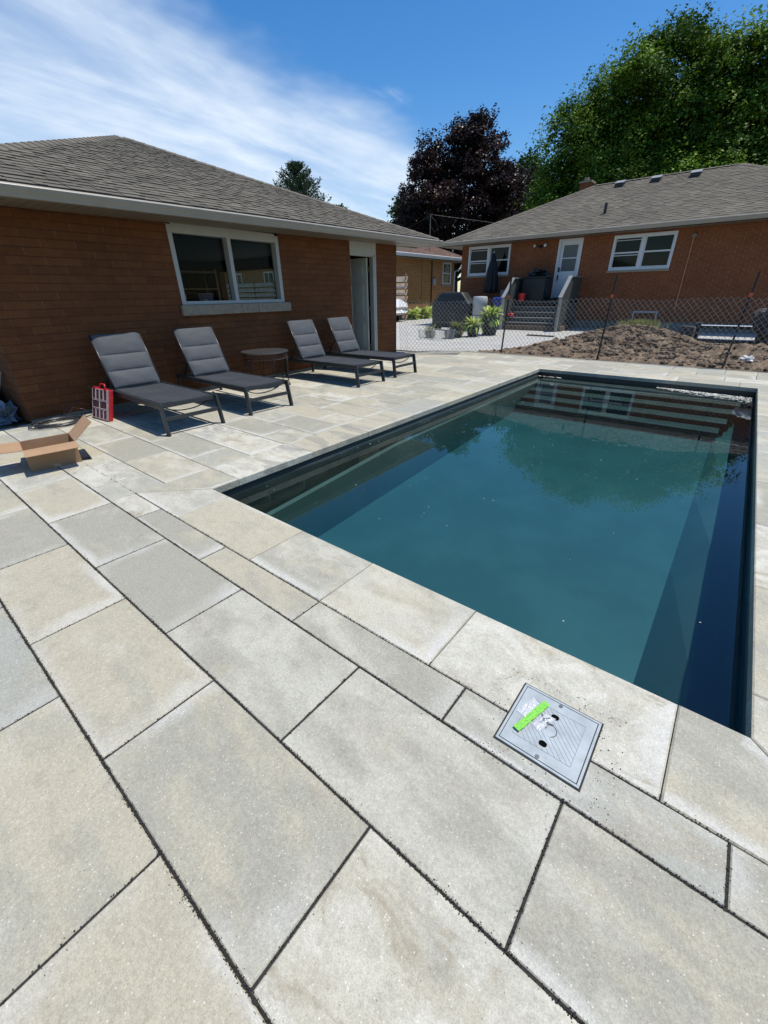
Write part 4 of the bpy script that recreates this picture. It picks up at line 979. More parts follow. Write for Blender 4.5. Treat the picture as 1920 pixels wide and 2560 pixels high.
# roof details (plane z = 3.48 + .4392*(y+.6))
rz2 = lambda y: 3.48+.4392*(y+.6)
for x_, y_ in ((-3.02,3.95),(-1.62,3.90),(-.22,3.85)):
    b = MB(); z = rz2(y_)
    b.hexa([(-.17,-.17,-.05),(.17,-.17,-.05),(.17,.16,.06),(-.17,.16,.06),(-.17,-.17,.08),(.17,-.17,.08),(.17,.16,.20),(-.17,.16,.20)]); vt = b.build('roof_vent', M_black, RF, loc=(x_, y_, z), bevel=.01)
    b = MB(); b.hexa([(-.19,-.20,.081),(.19,-.20,.081),(.19,.18,.205),(-.19,.18,.205),(-.18,-.19,.10),(.18,-.19,.10),(.18,.17,.225),(-.18,.17,.225)]); b.build('cap', mat('vent_cap_grey', (.42,.43,.44), .4, .5), vt, loc=(0,0,0))
b = MB(); b.tube([(-2.60,.85,rz2(.85)-.05),(-2.60,.85,rz2(.85)+.36)], .055, 12); b.build('vent_pipe', M_black, RF)
b = MB(); b.box(-5.18,-4.68,5.3,5.9,4.8,6.03); ch = b.build('chimney', M_brick2, RF)
b = MB(); b.box(-5.22,-4.64,5.26,5.94,6.03,6.11); b.lathe([(.12,0),(.11,.16)], 12, (-4.98,5.6,6.11)); b.build('chimney_cap', M_sill, ch)

# ---------------------------------------------------------------- porch steps
PS = thing('porch_steps', 'grey painted wooden porch steps with solid side panels up to the white door', 'steps', (-4.0, 17.2, 0))
b = MB(); b.box(-1.15,1.25,.6,1.55,.98,1.06); b.build('landing', M_step, PS)
for i, (yy, z) in enumerate(((.42,.86),(.22,.66),(.0,.46),(-.22,.28))):
    b = MB(); b.box(-1.1,1.15,yy-.08,yy+.24,z-.03,z); b.build('tread', M_stepl, PS, bevel=.004)
    b = MB(); b.box(-1.1,1.15,yy-.03,yy,z-.2,z-.03); b.build('riser', M_step, PS)
b = MB(); b.box(-1.25,1.35,-.45,.6,.0,.17); b.build('base_step', mat('brown_timber', (.13,.09,.06), .85, var=.3), PS, bevel=.01)
for s, x_ in ((-1,-1.12),(1,1.22)):
    b = MB(); P = [(-.55,1.22),(-.42,.25),(1.55,.25),(1.55,1.93),(.1,1.93)]
    P = [(-.62,1.20),(-.55,.17),(1.55,.17),(1.55,1.90),(.2,1.90)]
    q = len(b.v)
    for xx in (x_-.03, x_+.03): b.v += [(xx, y, z) for y, z in P]
    b.face([q+k for k in range(5)]); b.face([q+5+k for k in range(5)][::-1])
    for k in range(5): k2 = (k+1) % 5; b.face((q+k, q+k2, q+5+k2, q+5+k))
    b.build('side_panel', M_step, PS)
    b = MB(); b.bar((x_,-.66,1.20),(x_,.2,1.93), .14, .04); b.bar((x_,.2,1.93),(x_,1.55,1.93), .14, .04); b.build('handrail', M_stepl, PS)
    b = MB(); b.box(x_-.045,x_+.045,-.66,-.56,.0,1.2); b.build('post', M_stepl, PS)
SB = thing('deck_box', 'large dark storage box on the porch landing beside the white door', 'storage box', (-4.43, 18.25, 1.062))
b = MB(); b.box(-.5,.5,-.35,.35,0,.86); b.build('box_body', M_bbq, SB, bevel=.03)
b = MB(); b.box(-.53,.53,-.38,.38,.862,.92); b.build('lid', M_black, SB, bevel=.02)
q = MB(); lump(q, (0,0,.08), .2, 12, .8, (1.9,1,.8)); o = q.build('bin_bags', mat('glossy_black_film', (.012,.012,.012), .15), loc=(-4.35,18.2,1.985)); tag(o, 'crumpled black bin bags heaped on the dark storage box', 'bags')
q = MB(); q.lathe([(.13,0),(.17,.3),(.165,.3),(.125,.02),(.0001,.02)], 18); o = q.build('bucket', M_red, loc=(-4.75,17.63,1.062)); tag(o, 'red plastic bucket on the porch landing in front of the dark box', 'bucket')
q = MB(); lump(q, (0,0,.06), .1, 22, .4, (1.4,1,.8)); o = q.build('red_toy', M_red, loc=(-4.95,17.15,.66-.2), smooth=True); o.location.z = .462; tag(o, 'small red toy lying on the left end of the porch steps', 'toy')

# ---------------------------------------------------------------- parasol, bin, grill, tank
UM = thing('parasol', 'closed black garden parasol standing in front of the left house window', 'parasol', (-6.55, 18.3, 0))
b = MB(); b.lathe([(.10,1.38),(.29,1.42),(.27,1.60),(.24,1.9),(.20,2.25),(.13,2.6),(.06,2.85),(.02,2.95)], 48, rad=lambda a, z: 1+.22*math.sin(8*a+1.1*math.sin(z*2.5))+.06*math.sin(17*a)); b.build('canopy', mat('black_canopy', (.007,.007,.010), .7, var=.3), UM, smooth=True)
b = MB(); b.tube([(0,0,.1),(0,0,2.95)], .022, 10); b.build('pole', M_frame, UM)
b = MB(); b.lathe([(.012,0),(.03,.03),(.02,.07),(.0001,.1)], 12, (0,0,2.94)); b.build('finial', M_grey, UM, smooth=True)
b = MB(); b.lathe([(.28,0),(.28,.05),(.06,.12),(.05,.3),(.03,.3)], 24); b.build('base', M_bbq, UM)
BI = thing('recycling_bin', 'blue recycling bin standing beside the porch steps', 'bin', (-5.62, 17.65, 0))
b = MB(); b.hexa([(-.22,-.25,0),(.22,-.25,0),(.22,.25,0),(-.22,.25,0),(-.3,-.33,1.15),(.3,-.33,1.15),(.3,.33,1.15),(-.3,.33,1.15)]); b.build('bin_body', M_blue, BI, bevel=.02)
b = MB(); b.hexa([(-.33,-.37,1.15),(.33,-.37,1.15),(.33,.36,1.15),(-.33,.36,1.15),(-.30,-.33,1.21),(.30,-.33,1.21),(.30,.32,1.24),(-.30,.32,1.24)]); b.build('lid', M_blue, BI, bevel=.015)
for s in (-1, 1):
    b = MB(); b.lathe([(.0001,-.03),(.1,-.03),(.1,.03),(.0001,.03)], 16); b.xform(Matrix.Translation((s*.24,.26,.1)) @ Matrix.Rotation(R(90), 4, 'Y')); b.build('wheel', M_tyre, BI)
BQ = thing('covered_grill', 'barbecue under a fitted dark grey vinyl cover', 'barbecue', (-7.85, 17.25, 0))
b = MB(); prof = [(.0,.99,.38),(.55,1.01,.40),(.98,1.01,.40),(1.04,.94,.38),(1.36,.62,.33),(1.43,.55,.29),(1.45,.27,.18)]
def cov(u, v):
    k = v*(len(prof)-1); i = min(int(k), len(prof)-2); f_ = k-i; z = prof[i][0]*(1-f_)+prof[i+1][0]*f_; wx = prof[i][1]*(1-f_)+prof[i+1][1]*f_; wy = prof[i][2]*(1-f_)+prof[i+1][2]*f_
    a = u*2*math.pi; ca, sa = math.cos(a), math.sin(a); e = .28; x = math.copysign(abs(ca)**e, ca)*wx; y = math.copysign(abs(sa)**e, sa)*wy
    n_ = .03*mn.noise(Vector((x*2, y*2, z*3))); return (x*(1+n_), y*(1+n_*2), z)
b.grid(cov, 80, 24); b.poly([cov(k/40, 1.) for k in range(40)]); b.build('cover', M_bbq, BQ, smooth=True)
b = MB(); b.tube([(-.55,-.34,1.43),(-.92,-.37,1.05),(-.99,-.40,.98)], .012, 6); b.tube([(.55,-.34,1.43),(.92,-.37,1.05),(.99,-.40,.98)], .012, 6); b.build('cover_piping', M_frame, BQ)
TK = thing('rain_barrel', 'pale grey rounded tank standing right of the covered barbecue', 'tank', (-6.50, 17.25, 0))
b = MB(); b.lathe([(.30,0),(.31,.1),(.31,.9),(.33,.95),(.32,1.2),(.28,1.26),(.0001,1.27)], 28); b.build('barrel', mat('pale_plastic', (.48,.49,.47), .5, var=.1), TK, smooth=True, auto=40)
b = MB(); b.lathe([(.315,0),(.315,.03),(.3,.03)], 28, (0,0,.5)); b.build('band', M_frame, TK)

# ---------------------------------------------------------------- plants
def blade_leaf(mb, base, az, L, Wd, lift, droop, tone):
    n = 5; ca, sa = math.cos(az), math.sin(az); pl_ = []; 
    for i in range(n+1):
        t = i/n; r = L*t; z = lift*t-droop*t*t; w2 = Wd*math.sin(math.pi*min(1, t*.9+.06))**.8
        c = Vector((base[0]+ca*r, base[1]+sa*r, base[2]+z)); s = Vector((-sa, ca, 0))*w2; pl_.append((c-s+Vector((0,0,w2*.35)), c, c+s+Vector((0,0,w2*.35))))
    for i in range(n):
        for k in (0, 1): mb.poly([tuple(pl_[i][k]), tuple(pl_[i][k+1]), tuple(pl_[i+1][k+1]), tuple(pl_[i+1][k])], col=(tone, 0, 0, 1))
def hosta(name, label, loc, r, n, lw, h=.3, group=None, pot=None, m=M_hosta, cat='plant'):
    t = thing(name, label, cat, loc, 0, group); mb = MB(); z0 = .02
    if pot:
        pr, ph = pot; p = MB(); p.lathe([(pr*.75,0),(pr,ph),(pr*1.05,ph),(pr*1.05,ph-.03),(pr*.95,ph-.03),(pr*.93,ph-.05),(.0001,ph-.05)], 24); p.build('pot', M_pot, t); z0 = ph-.04
    for i in range(n):
        a = random.random()*6.283; q = random.random(); L = r*(.55+.55*random.random()); bx_ = r*.15*q
        blade_leaf(mb, (bx_*math.cos(a), bx_*math.sin(a), z0), a, L, lw*random.uniform(.7,1.2), h*(1.4-q*.9), h*(.3+q*.9), min(1, max(0, random.gauss(.5,.3))))
    mb.build('leaves', m, t); return t
for x_, y_, l, n in ((-13.35,21.4,'leafy hosta clump at the foot of the tan brick wall, nearest the slat fence',110),(-13.35,22.7,'leafy hosta clump in the middle of the row along the tan brick wall',110),(-13.4,24.0,'leafy hosta clump just left of the covered barbecue, at the tan brick wall',110)):
    hosta('hosta', l, (x_, y_, .0), .72, n, .13, .62, 'hostas along the tan brick house')
hosta('potted_hosta', 'large bright green hosta in a big black pot, nearest the porch steps', (-4.42,14.1,0), .46, 130, .060, .42, 'potted plants behind the fence', (.34,.60))
hosta('potted_hosta', 'white-edged spiky potted plant left of the big bright hosta', (-4.62,13.2,0), .36, 110, .032, .34, 'potted plants behind the fence', (.24,.36))
hosta('potted_grass', 'low yellowish grassy plant in a wide black pot', (-4.98,12.65,0), .34, 150, .016, .30, 'potted plants behind the fence', (.26,.28), M_grass)
hosta('potted_grass', 'small pale grassy plant in the pot beside the wire basket', (-5.75,12.1,0), .28, 100, .014, .26, 'potted plants behind the fence', (.18,.20), M_grass)
gt = MB()
for i in range(700):
    a = random.random()*6.28; x_ = random.gauss(0,.22); y_ = random.gauss(0,.14); blade_leaf(gt, (x_, y_, 0), a, random.uniform(.06,.16), .008, random.uniform(.12,.30), .06, random.random())
o = gt.build('grass_tuft', M_grass, loc=(.85,12.25,dirt_h(.85,12.25)-.02)); tag(o, 'tuft of dry green grass on top of the soil mound', 'grass')
# wire baskets
for (x_, y_, l, r2) in ((-5.0,11.75,'white wire basket lying beside the potted plants',.34),(-5.55,11.55,'second wire basket half hidden left of the first, by the pale grassy pot',.24)):
    WBk = thing('wire_basket', l, 'basket', (x_, y_, 0), .3, 'wire baskets behind the fence'); b = MB()
    for k in range(9):
        z = .02+k*.036; b.tube([(r2*(.8+.02*k)*math.cos(q)*1.3, r2*(.8+.02*k)*math.sin(q), z) for q in [i*2*math.pi/24 for i in range(24)]], .0028, 4, closed=True)
    for i in range(30):
        q = i*2*math.pi/30; b.tube([(r2*.8*math.cos(q)*1.3, r2*.8*math.sin(q), .02),(r2*.96*math.cos(q)*1.3, r2*.96*math.sin(q), .31)], .0028, 4)
    b.build('wires', mat('white_coated_wire', (.34,.36,.35), .4), WBk)
o = MB(); o.lathe([(.17,0),(.21,.26),(.22,.26),(.2,.25),(.165,.02),(.0001,.02)], 24); o = o.build('plastic_pail', mat('dark_blue_plastic', (.03,.05,.07), .35), loc=(-4.95,12.15,0)); tag(o, 'dark empty plastic pail between the wire basket and the pots', 'pail')
# patio chair hoops (low black bench with hooped arms) in front of grill
BN = thing('hooped_bench', 'low black metal frame with thin hooped arms in front of the covered barbecue', 'bench', (-6.75, 15.3, 0), R(-12))
b = MB(); b.box(-.9,.9,-.25,.25,.26,.31); b.build('top', M_black, BN)
for x_ in (-.8, .0, .8):
    b = MB(); b.tube([(x_,-.22,.30),(x_,-.22,.55),(x_+.06,-.2,.64),(x_+.18,-.2,.66),(x_+.3,-.22,.58),(x_+.33,-.22,.30)], .016, 6); b.build('arm', M_frame, BN, smooth=True)
for x_ in (-.8, .8):
    b = MB(); b.box(x_-.03,x_+.03,-.2,.2,0,.26); b.build('leg', M_black, BN)

# ---------------------------------------------------------------- chain-link fence
FE = thing('chain_link_fence', 'loose galvanised chain link fence tied to thin dark posts behind the patio', 'fence', (0, 0, 0))
path = [(-3.98,7.86),(-3.93,8.12),(-3.6,8.45),(-3.15,8.85),(-2.6,9.18),(-1.76,9.38),(0.6,9.40),(2.95,9.46),(5.3,9.42),(7.9,9.42)]
cum = [0]
for p, q in zip(path, path[1:]): cum.append(cum[-1]+math.hypot(q[0]-p[0], q[1]-p[1]))
def onpath(s):
    s = max(0, min(s, cum[-1]-1e-4)); i = max(k for k in range(len(cum)-1) if cum[k] <= s); t = (s-cum[i])/(cum[i+1]-cum[i]); p, q = path[i], path[i+1]; L = cum[i+1]-cum[i]
    d = ((q[0]-p[0])/L, (q[1]-p[1])/L); return p[0]+(q[0]-p[0])*t, p[1]+(q[1]-p[1])*t, (-d[1], d[0])
HF = 1.30
def fpt(s, z):
    x, y, n = onpath(s); wv = .05*math.sin(s*1.9+.6)+.03*mn.noise(Vector((s*.8, z, 0)))
    wv += .10*(1-z/HF)**2*(1 if s < 2.6 else max(0, 1-(s-2.6)))   # belly out near the garage
    wv -= .02
    hz = z*(HF-.03+.025*math.sin(s*2.7+1))/HF
    return (x-n[0]*wv*.6, y-n[1]*wv*.6, hz)
cw, rh_ = .052, .058; nw = int(cum[-1]/cw); nr = int(HF/rh_); fm = MB()
V, F = [], []
rw = .0036
for i in range(nw+1):
    s0 = i*cw; prevp = None
    for j in range(nr+1):
        ph = (1 if (j % 2) == (i % 2) else -1); s = s0+ph*cw/2
        off = .003*ph; x, y, z = fpt(s, j*rh_); x += 0; y += off
        if j == nr: z += random.uniform(-.004,.006)
        p = np.array((x, y, z))
        if prevp is not None:
            d = p-prevp; d /= np.linalg.norm(d); a = np.cross(d, (0,1,0.1)); a /= np.linalg.norm(a); c2 = np.cross(d, a); q0 = len(V)
            for e in (prevp, p):
                for k in range(3): an = 2.0944*k; V.append(tuple(e+(a*math.cos(an)+c2*math.sin(an))*rw))
            for k in range(3): k2 = (k+1) % 3; F.append((q0+k, q0+k2, q0+3+k2, q0+3+k))
        prevp = p
fm.v = V; fm.f = F; fm.m = [0]*len(F); fm.col = [None]*len(F)
fm.build('wire_mesh', M_wire, FE, smooth=True, uvs=False)
for x_, y_, tx_, h_ in ((-1.76,9.40,.05,1.76),(.60,9.42,.04,1.70),(2.94,9.50,.05,1.68),(5.3,9.46,-.03,1.7)):
    b = MB(); b.bar((x_, y_, -.05), (x_+tx_, y_, h_), .034, .026, (0,1,0)); pst = b.build('post', mat('dark_stake', (.018,.013,.013), .6), FE)
    b = MB()
    for k in range(3): b.poly([(x_+tx_*.75-.03, y_-.025-.004*k, 1.27+.02*k),(x_+tx_*.75+.035, y_-.03, 1.28+.01*k),(x_+tx_*.75+.03, y_-.028, 1.315+.01*k),(x_+tx_*.75-.02, y_-.03, 1.31+.015*k)])
    b.tube([(x_+tx_*.75, y_-.02, 1.27),(x_+tx_*.75+.01, y_-.03, 1.30),(x_+tx_*.75-.015, y_-.035, 1.33),(x_+tx_*.75+.02, y_-.03, 1.25)], .006, 5); b.build('ribbon', M_orange, pst)
# loose end of the mesh on the paving
b = MB()
V, F = [], []
for i in range(26):
    prevp = None
    for j in range(12):
        ph = (1 if (j % 2) == (i % 2) else -1); s = i*cw+ph*cw/2; d_ = j*rh_
        p = np.array((-3.72+s*.85+.2*d_, 8.22+s*.42-d_*.75, .012+.05*max(0, math.sin(d_*4+s*2))+.02*mn.noise(Vector((s*3, d_*3, 1)))))
        if prevp is not None:
            d = p-prevp; d /= np.linalg.norm(d); a = np.cross(d, (0,.1,1)); a /= np.linalg.norm(a); c2 = np.cross(d, a); q0 = len(V)
            for e in (prevp, p):
                for k in range(3): an = 2.0944*k; V.append(tuple(e+(a*math.cos(an)+c2*math.sin(an))*rw))
            for k in range(3): k2 = (k+1) % 3; F.append((q0+k, q0+k2, q0+3+k2, q0+3+k))
        prevp = p
b.v = V; b.f = F; b.m = [0]*len(F); b.col = [None]*len(F); b.build('loose_mesh_end', M_wire, FE, uvs=False)

# ---------------------------------------------------------------- things on the soil
o = MB(); o.hexa([(-.22,-.25,0),(.24,-.2,0),(.2,.25,0),(-.2,.2,0),(-.12,-.2,.52),(.2,-.2,.50),(.22,.2,.48),(-.1,.2,.5)]); o = o.build('timber_block', M_stoneD, loc=(1.78,13.7,0), bevel=.03); tag(o, 'rough dark upright block standing left of the low black frame', 'block')
LF = thing('low_frame', 'low black metal bench frame with pale boards across it, on the concrete', 'bench', (2.72, 14.3, 0), R(1))
for x_ in (-.72, .72):
    b = MB(); b.box(x_-.07,x_+.07,-.3,.3,.02,.56); b.build('end_frame', M_black, LF, bevel=.01)
b = MB(); b.box(-.65,.65,-.3,-.2,.42,.50); b.box(-.65,.65,-.3,-.2,.06,.14); b.build('rail', M_black, LF, bevel=.006)
b = MB(); b.box(-.65,.65,-.19,.3,.44,.49); b.build('board', mat('pale_blue_board', (.50,.55,.62), .6), LF, bevel=.004)
b = MB(); b.box(-.65,.65,-.19,.3,.10,.13); b.build('board', mat('pale_blue_board', (.50,.55,.62), .6), LF, bevel=.004)
q = MB(); lump(q, (0,0,.5), .62, 31, .35, (1.0,.8,1.15), 60, 40); o = q.build('stone_pile', M_stoneD, loc=(3.92,13.0,0)); tag(o, 'large dark heap of stones at the right end of the soil bed', 'stones')
q = MB(); lump(q, (0,0,.1), .2, 33, .4, (1.3,1,.8)); o = q.build('white_sack', mat('white_woven_sack', (.7,.7,.68), .7), loc=(3.75,12.9,1.10), smooth=True); tag(o, 'small white sack lying on top of the dark stone heap', 'sack')
q = MB(); lump(q, (0,0,.03), .09, 35, .7, (1.3,1,.6)); o = q.build('plastic_scrap', mat('white_scrap', (.68,.68,.66), .5), loc=(3.3,10.4,dirt_h(3.3,10.4)+.03)); tag(o, 'white plastic scrap on the soil near the third fence post', 'scrap')
o = MB(); o.box(-.5,.5,-.07,.07,0,.04); o = o.build('timber_offcut', mat('dark_board', (.08,.07,.055), .9, var=.4), loc=(-2.6,14.5,-.01), rot=(0,0,R(-7))); tag(o, 'dark board lying flat on the concrete in front of the porch steps', 'board')

# ---------------------------------------------------------------- tan neighbour house
NH = thing('tan_brick_house', 'tan brick house with brown shingle roof seen between garage and red house', 'house', (-14, 18, 0))
b = MB(); b.box(-.2,0,2.5,8.10,0,3.29); b.box(-.2,0,8.10,9.20,0,1.93); b.box(-.2,0,8.10,9.20,3.25,3.29); b.box(-.2,0,9.20,9.62,0,3.29); b.build('front_wall', M_brick3, NH)
b = MB(); b.box(-9,-.2,9.42,9.62,0,3.29); b.build('side_wall', M_brick3, NH)
b = MB(); b.box(-23.4,-.2,2.5,2.7,0,3.29); b.build('side_wall', M_brick3, NH)
b = MB(); b.box(-.4,-.35,8.0,9.3,1.8,3.3); b.build('interior', M_dark, NH)
ex = .55; a, b2, c3, d3 = (ex,1.9,3.50), (ex,10.6,3.50), (-24,10.6,3.50), (-24,1.9,3.50); k1_, k2_ = (-19.65,6.25,5.35), (-3.8,6.25,5.35)
rf = MB(); roof_face(rf, a, b2, k2_, k2_, .17, .3); roof_face(rf, b2, c3, k1_, k2_, .17, .3); roof_face(rf, c3, d3, k1_, k1_, .17, .3); roof_face(rf, d3, a, k2_, k1_, .17, .3)
for p, q in ((a,k2_),(b2,k2_),(c3,k1_),(d3,k1_),(k1_,k2_)): ridge(rf, p, q, .16, .25)
nr_ = rf.build('roof', M_shing2, NH, uvs=False)
b = MB(); gutter(b, (ex,1.9,3.52),(ex,10.66,3.52),(1,0,0), .18, .12); b.build('gutter', M_brightwhite, NH)
b = MB(); b.box(0,ex,1.9,10.6,3.30,3.31); b.box(-24,0,9.62,10.6,3.30,3.31); b.box(-24,0,1.9,2.5,3.30,3.31); b.build('soffit', M_trim, NH)
b = MB()
for q in ((8.10,9.20,1.95,2.03),(8.10,9.20,3.17,3.25),(8.10,8.19,2.03,3.17),(9.11,9.20,2.03,3.17),(8.19,9.11,2.58,2.63)): b.box(-.08,.02,q[0],q[1],q[2],q[3])
nw_ = b.build('window', M_brightwhite, NH); b = MB(); b.box(-.05,-.04,8.19,9.11,2.03,3.17); b.build('pane', M_glass, nw_)
for xx in (-11.5, -15.5):
    q = MB()
    for a_ in ((-.6,-.5,1.6,3.0),(.5,.6,1.6,3.0),(-.5,.5,1.6,1.7),(-.5,.5,2.9,3.0),(-.03,.03,1.7,2.9)): q.box(xx+a_[0],xx+a_[1],2.44,2.52,a_[2],a_[3])
    q = q.build('window', M_brightwhite, NH); p_ = MB(); p_.box(xx-.5,xx+.5,2.47,2.48,1.7,2.9); p_.build('pane', M_glass, q)
b = MB(); b.box(-.06,.06,8.05,9.25,1.81,1.945); b.build('sill', M_sill, nw_)
b = MB(); b.tube([(.05,6.7,3.25),(.05,6.75,.2)], .035, 8); b.build('drain_pipe', M_iron, NH)
b = MB(); b.box(0,.12,6.85,7.15,1.9,2.25); b.build('meter_box', M_grey, NH, bevel=.01)
b = MB(); b.tube([(ex,10.45,3.35),(ex-.1,10.3,3.0),(.06,9.62,2.75),(.06,9.60,.3)], .045, 8); b.build('downspout', M_brightwhite, NH)
b = MB(); b.tube([(.004,5.6,3.28),(.004,5.62,.1)], .008, 5); b.build('wall_crack', M_dark, NH)
MS = thing('service_mast', 'thin electric service mast with looped wires rising above the tan house roof', 'mast', (-14.2, 24.7, 4.0))
b = MB(); b.tube([(0,0,-.5),(0,0,1.75)], .03, 8); b.build('pipe', M_found, MS)
b = MB(); b.tube([(0,0,1.7),(.3,.1,1.4),(.45,.2,1.1),(.3,.1,.8),(.1,0,1.1)], .012, 5); b.tube([(0,0,1.75),(3.5,4,1.25),(7.5,8,1.0)], .007, 5); b.tube([(0,0,1.7),(-7,6,1.75),(-14,12,2.1)], .007, 5); b.build('wire', M_rubber, MS)

# slat fence
M_slat = mat('pale_weathered_cedar', (.52,.40,.29), .85, var=.25, vscale=4, bump=.5)
SF = thing('slat_fence', 'weathered horizontal cedar slat fence behind the garage driveway', 'fence', (-12.65, 20.2, 0))
for k in range(7):
    zb_, zt_ = 2.30-.33*(k+1)+.05, 2.30-.33*k-.015; b = MB(); b.hexa([(-20.,-.10,zb_),(0,-.10,zb_),(0,-.07,zb_-.01),(-20.,-.07,zb_-.01),(-20.,.03,zt_),(0,.03,zt_),(0,.06,zt_-.01),(-20.,.06,zt_-.01)]); b.build('slat', M_slat, SF)
for x_ in (-.05,-2.4,-4.8,-7.2,-9.6,-12.,-14.4,-16.8):
    b = MB(); b.box(x_-.09,x_+.0,-.06,-.002,0,2.42); b.build('post', mat('orange_cedar_post', (.34,.19,.09), .85, var=.2), SF)

# white car mostly behind the garage
CR = thing('parked_car', 'white parked car mostly hidden behind the garage corner', 'car', (-14.55, 19.1, 0), 0)
def car_sec(x):
    # half width, hood height
    return 0
b = MB(); st_ = [(-2.2,.55,.85,.70),(-2.1,.35,.98,.82),(-1.5,.28,1.42,.86),(-.6,.26,1.50,.90),(.3,.26,1.50,.90),(1.0,.27,1.24,.90),(1.8,.30,1.16,.88),(2.15,.36,1.0,.80),(2.28,.45,.75,.68)]
V2 = []; nn = 16
for x_, z0_, z1_, hw_ in st_:
    for k in range(nn):
        a = 2*math.pi*k/nn; ca, sa = math.cos(a), math.sin(a); zc = (z0_+z1_)/2; hz_ = (z1_-z0_)/2
        yy = math.copysign(abs(ca)**.45, ca)*hw_*(1 if sa < .2 else 1-.28*max(0, (z1_-1.1))*sa*1.6); V2.append((x_, yy, zc+math.copysign(abs(sa)**.55, sa)*hz_))
b.v = V2
for i in range(len(st_)-1):
    for k in range(nn): k2 = (k+1) % nn; b.face((i*nn+k, i*nn+k2, (i+1)*nn+k2, (i+1)*nn+k))
b.face(list(range(nn))); b.face([(len(st_)-1)*nn+k for k in range(nn)][::-1]); b.build('body', M_carw, CR, smooth=True)
for x_ in (-1.35, 1.40):
    for s in (-1, 1):
        b = MB(); b.lathe([(.21,-.11),(.32,-.10),(.335,-.06),(.335,.06),(.32,.10),(.21,.11)], 28); b.xform(Matrix.Translation((x_, s*.80, .335)) @ Matrix.Rotation(R(90), 4, 'X')); wh = b.build('wheel', M_tyre, CR, smooth=True)
        b = MB(); b.lathe([(.0001,.115),(.06,.118),(.08,.09),(.2,.10),(.22,.11),(.22,-.1)], 10); b.xform(Matrix.Translation((x_, s*.80, .335)) @ Matrix.Rotation(R(90 if s < 0 else -90), 4, 'X')); b.build('rim', M_alloy, wh)
b = MB()
for s in (-1, 1): b.hexa([(-1.3,s*.78,.98),(.5,s*.82,.98),(.3,s*.70,1.32),(-1.2,s*.66,1.34),(-1.3,s*.80,.98),(.5,s*.84,.98),(.3,s*.72,1.33),(-1.2,s*.68,1.35)])
b.build('side_window', M_glass, CR)
for s in (-1, 1):
    b = MB(); b.box(2.12,2.26,s*.55-.15,s*.55+.15,.60,.74); b.build('headlight', M_grey, CR, bevel=.02)

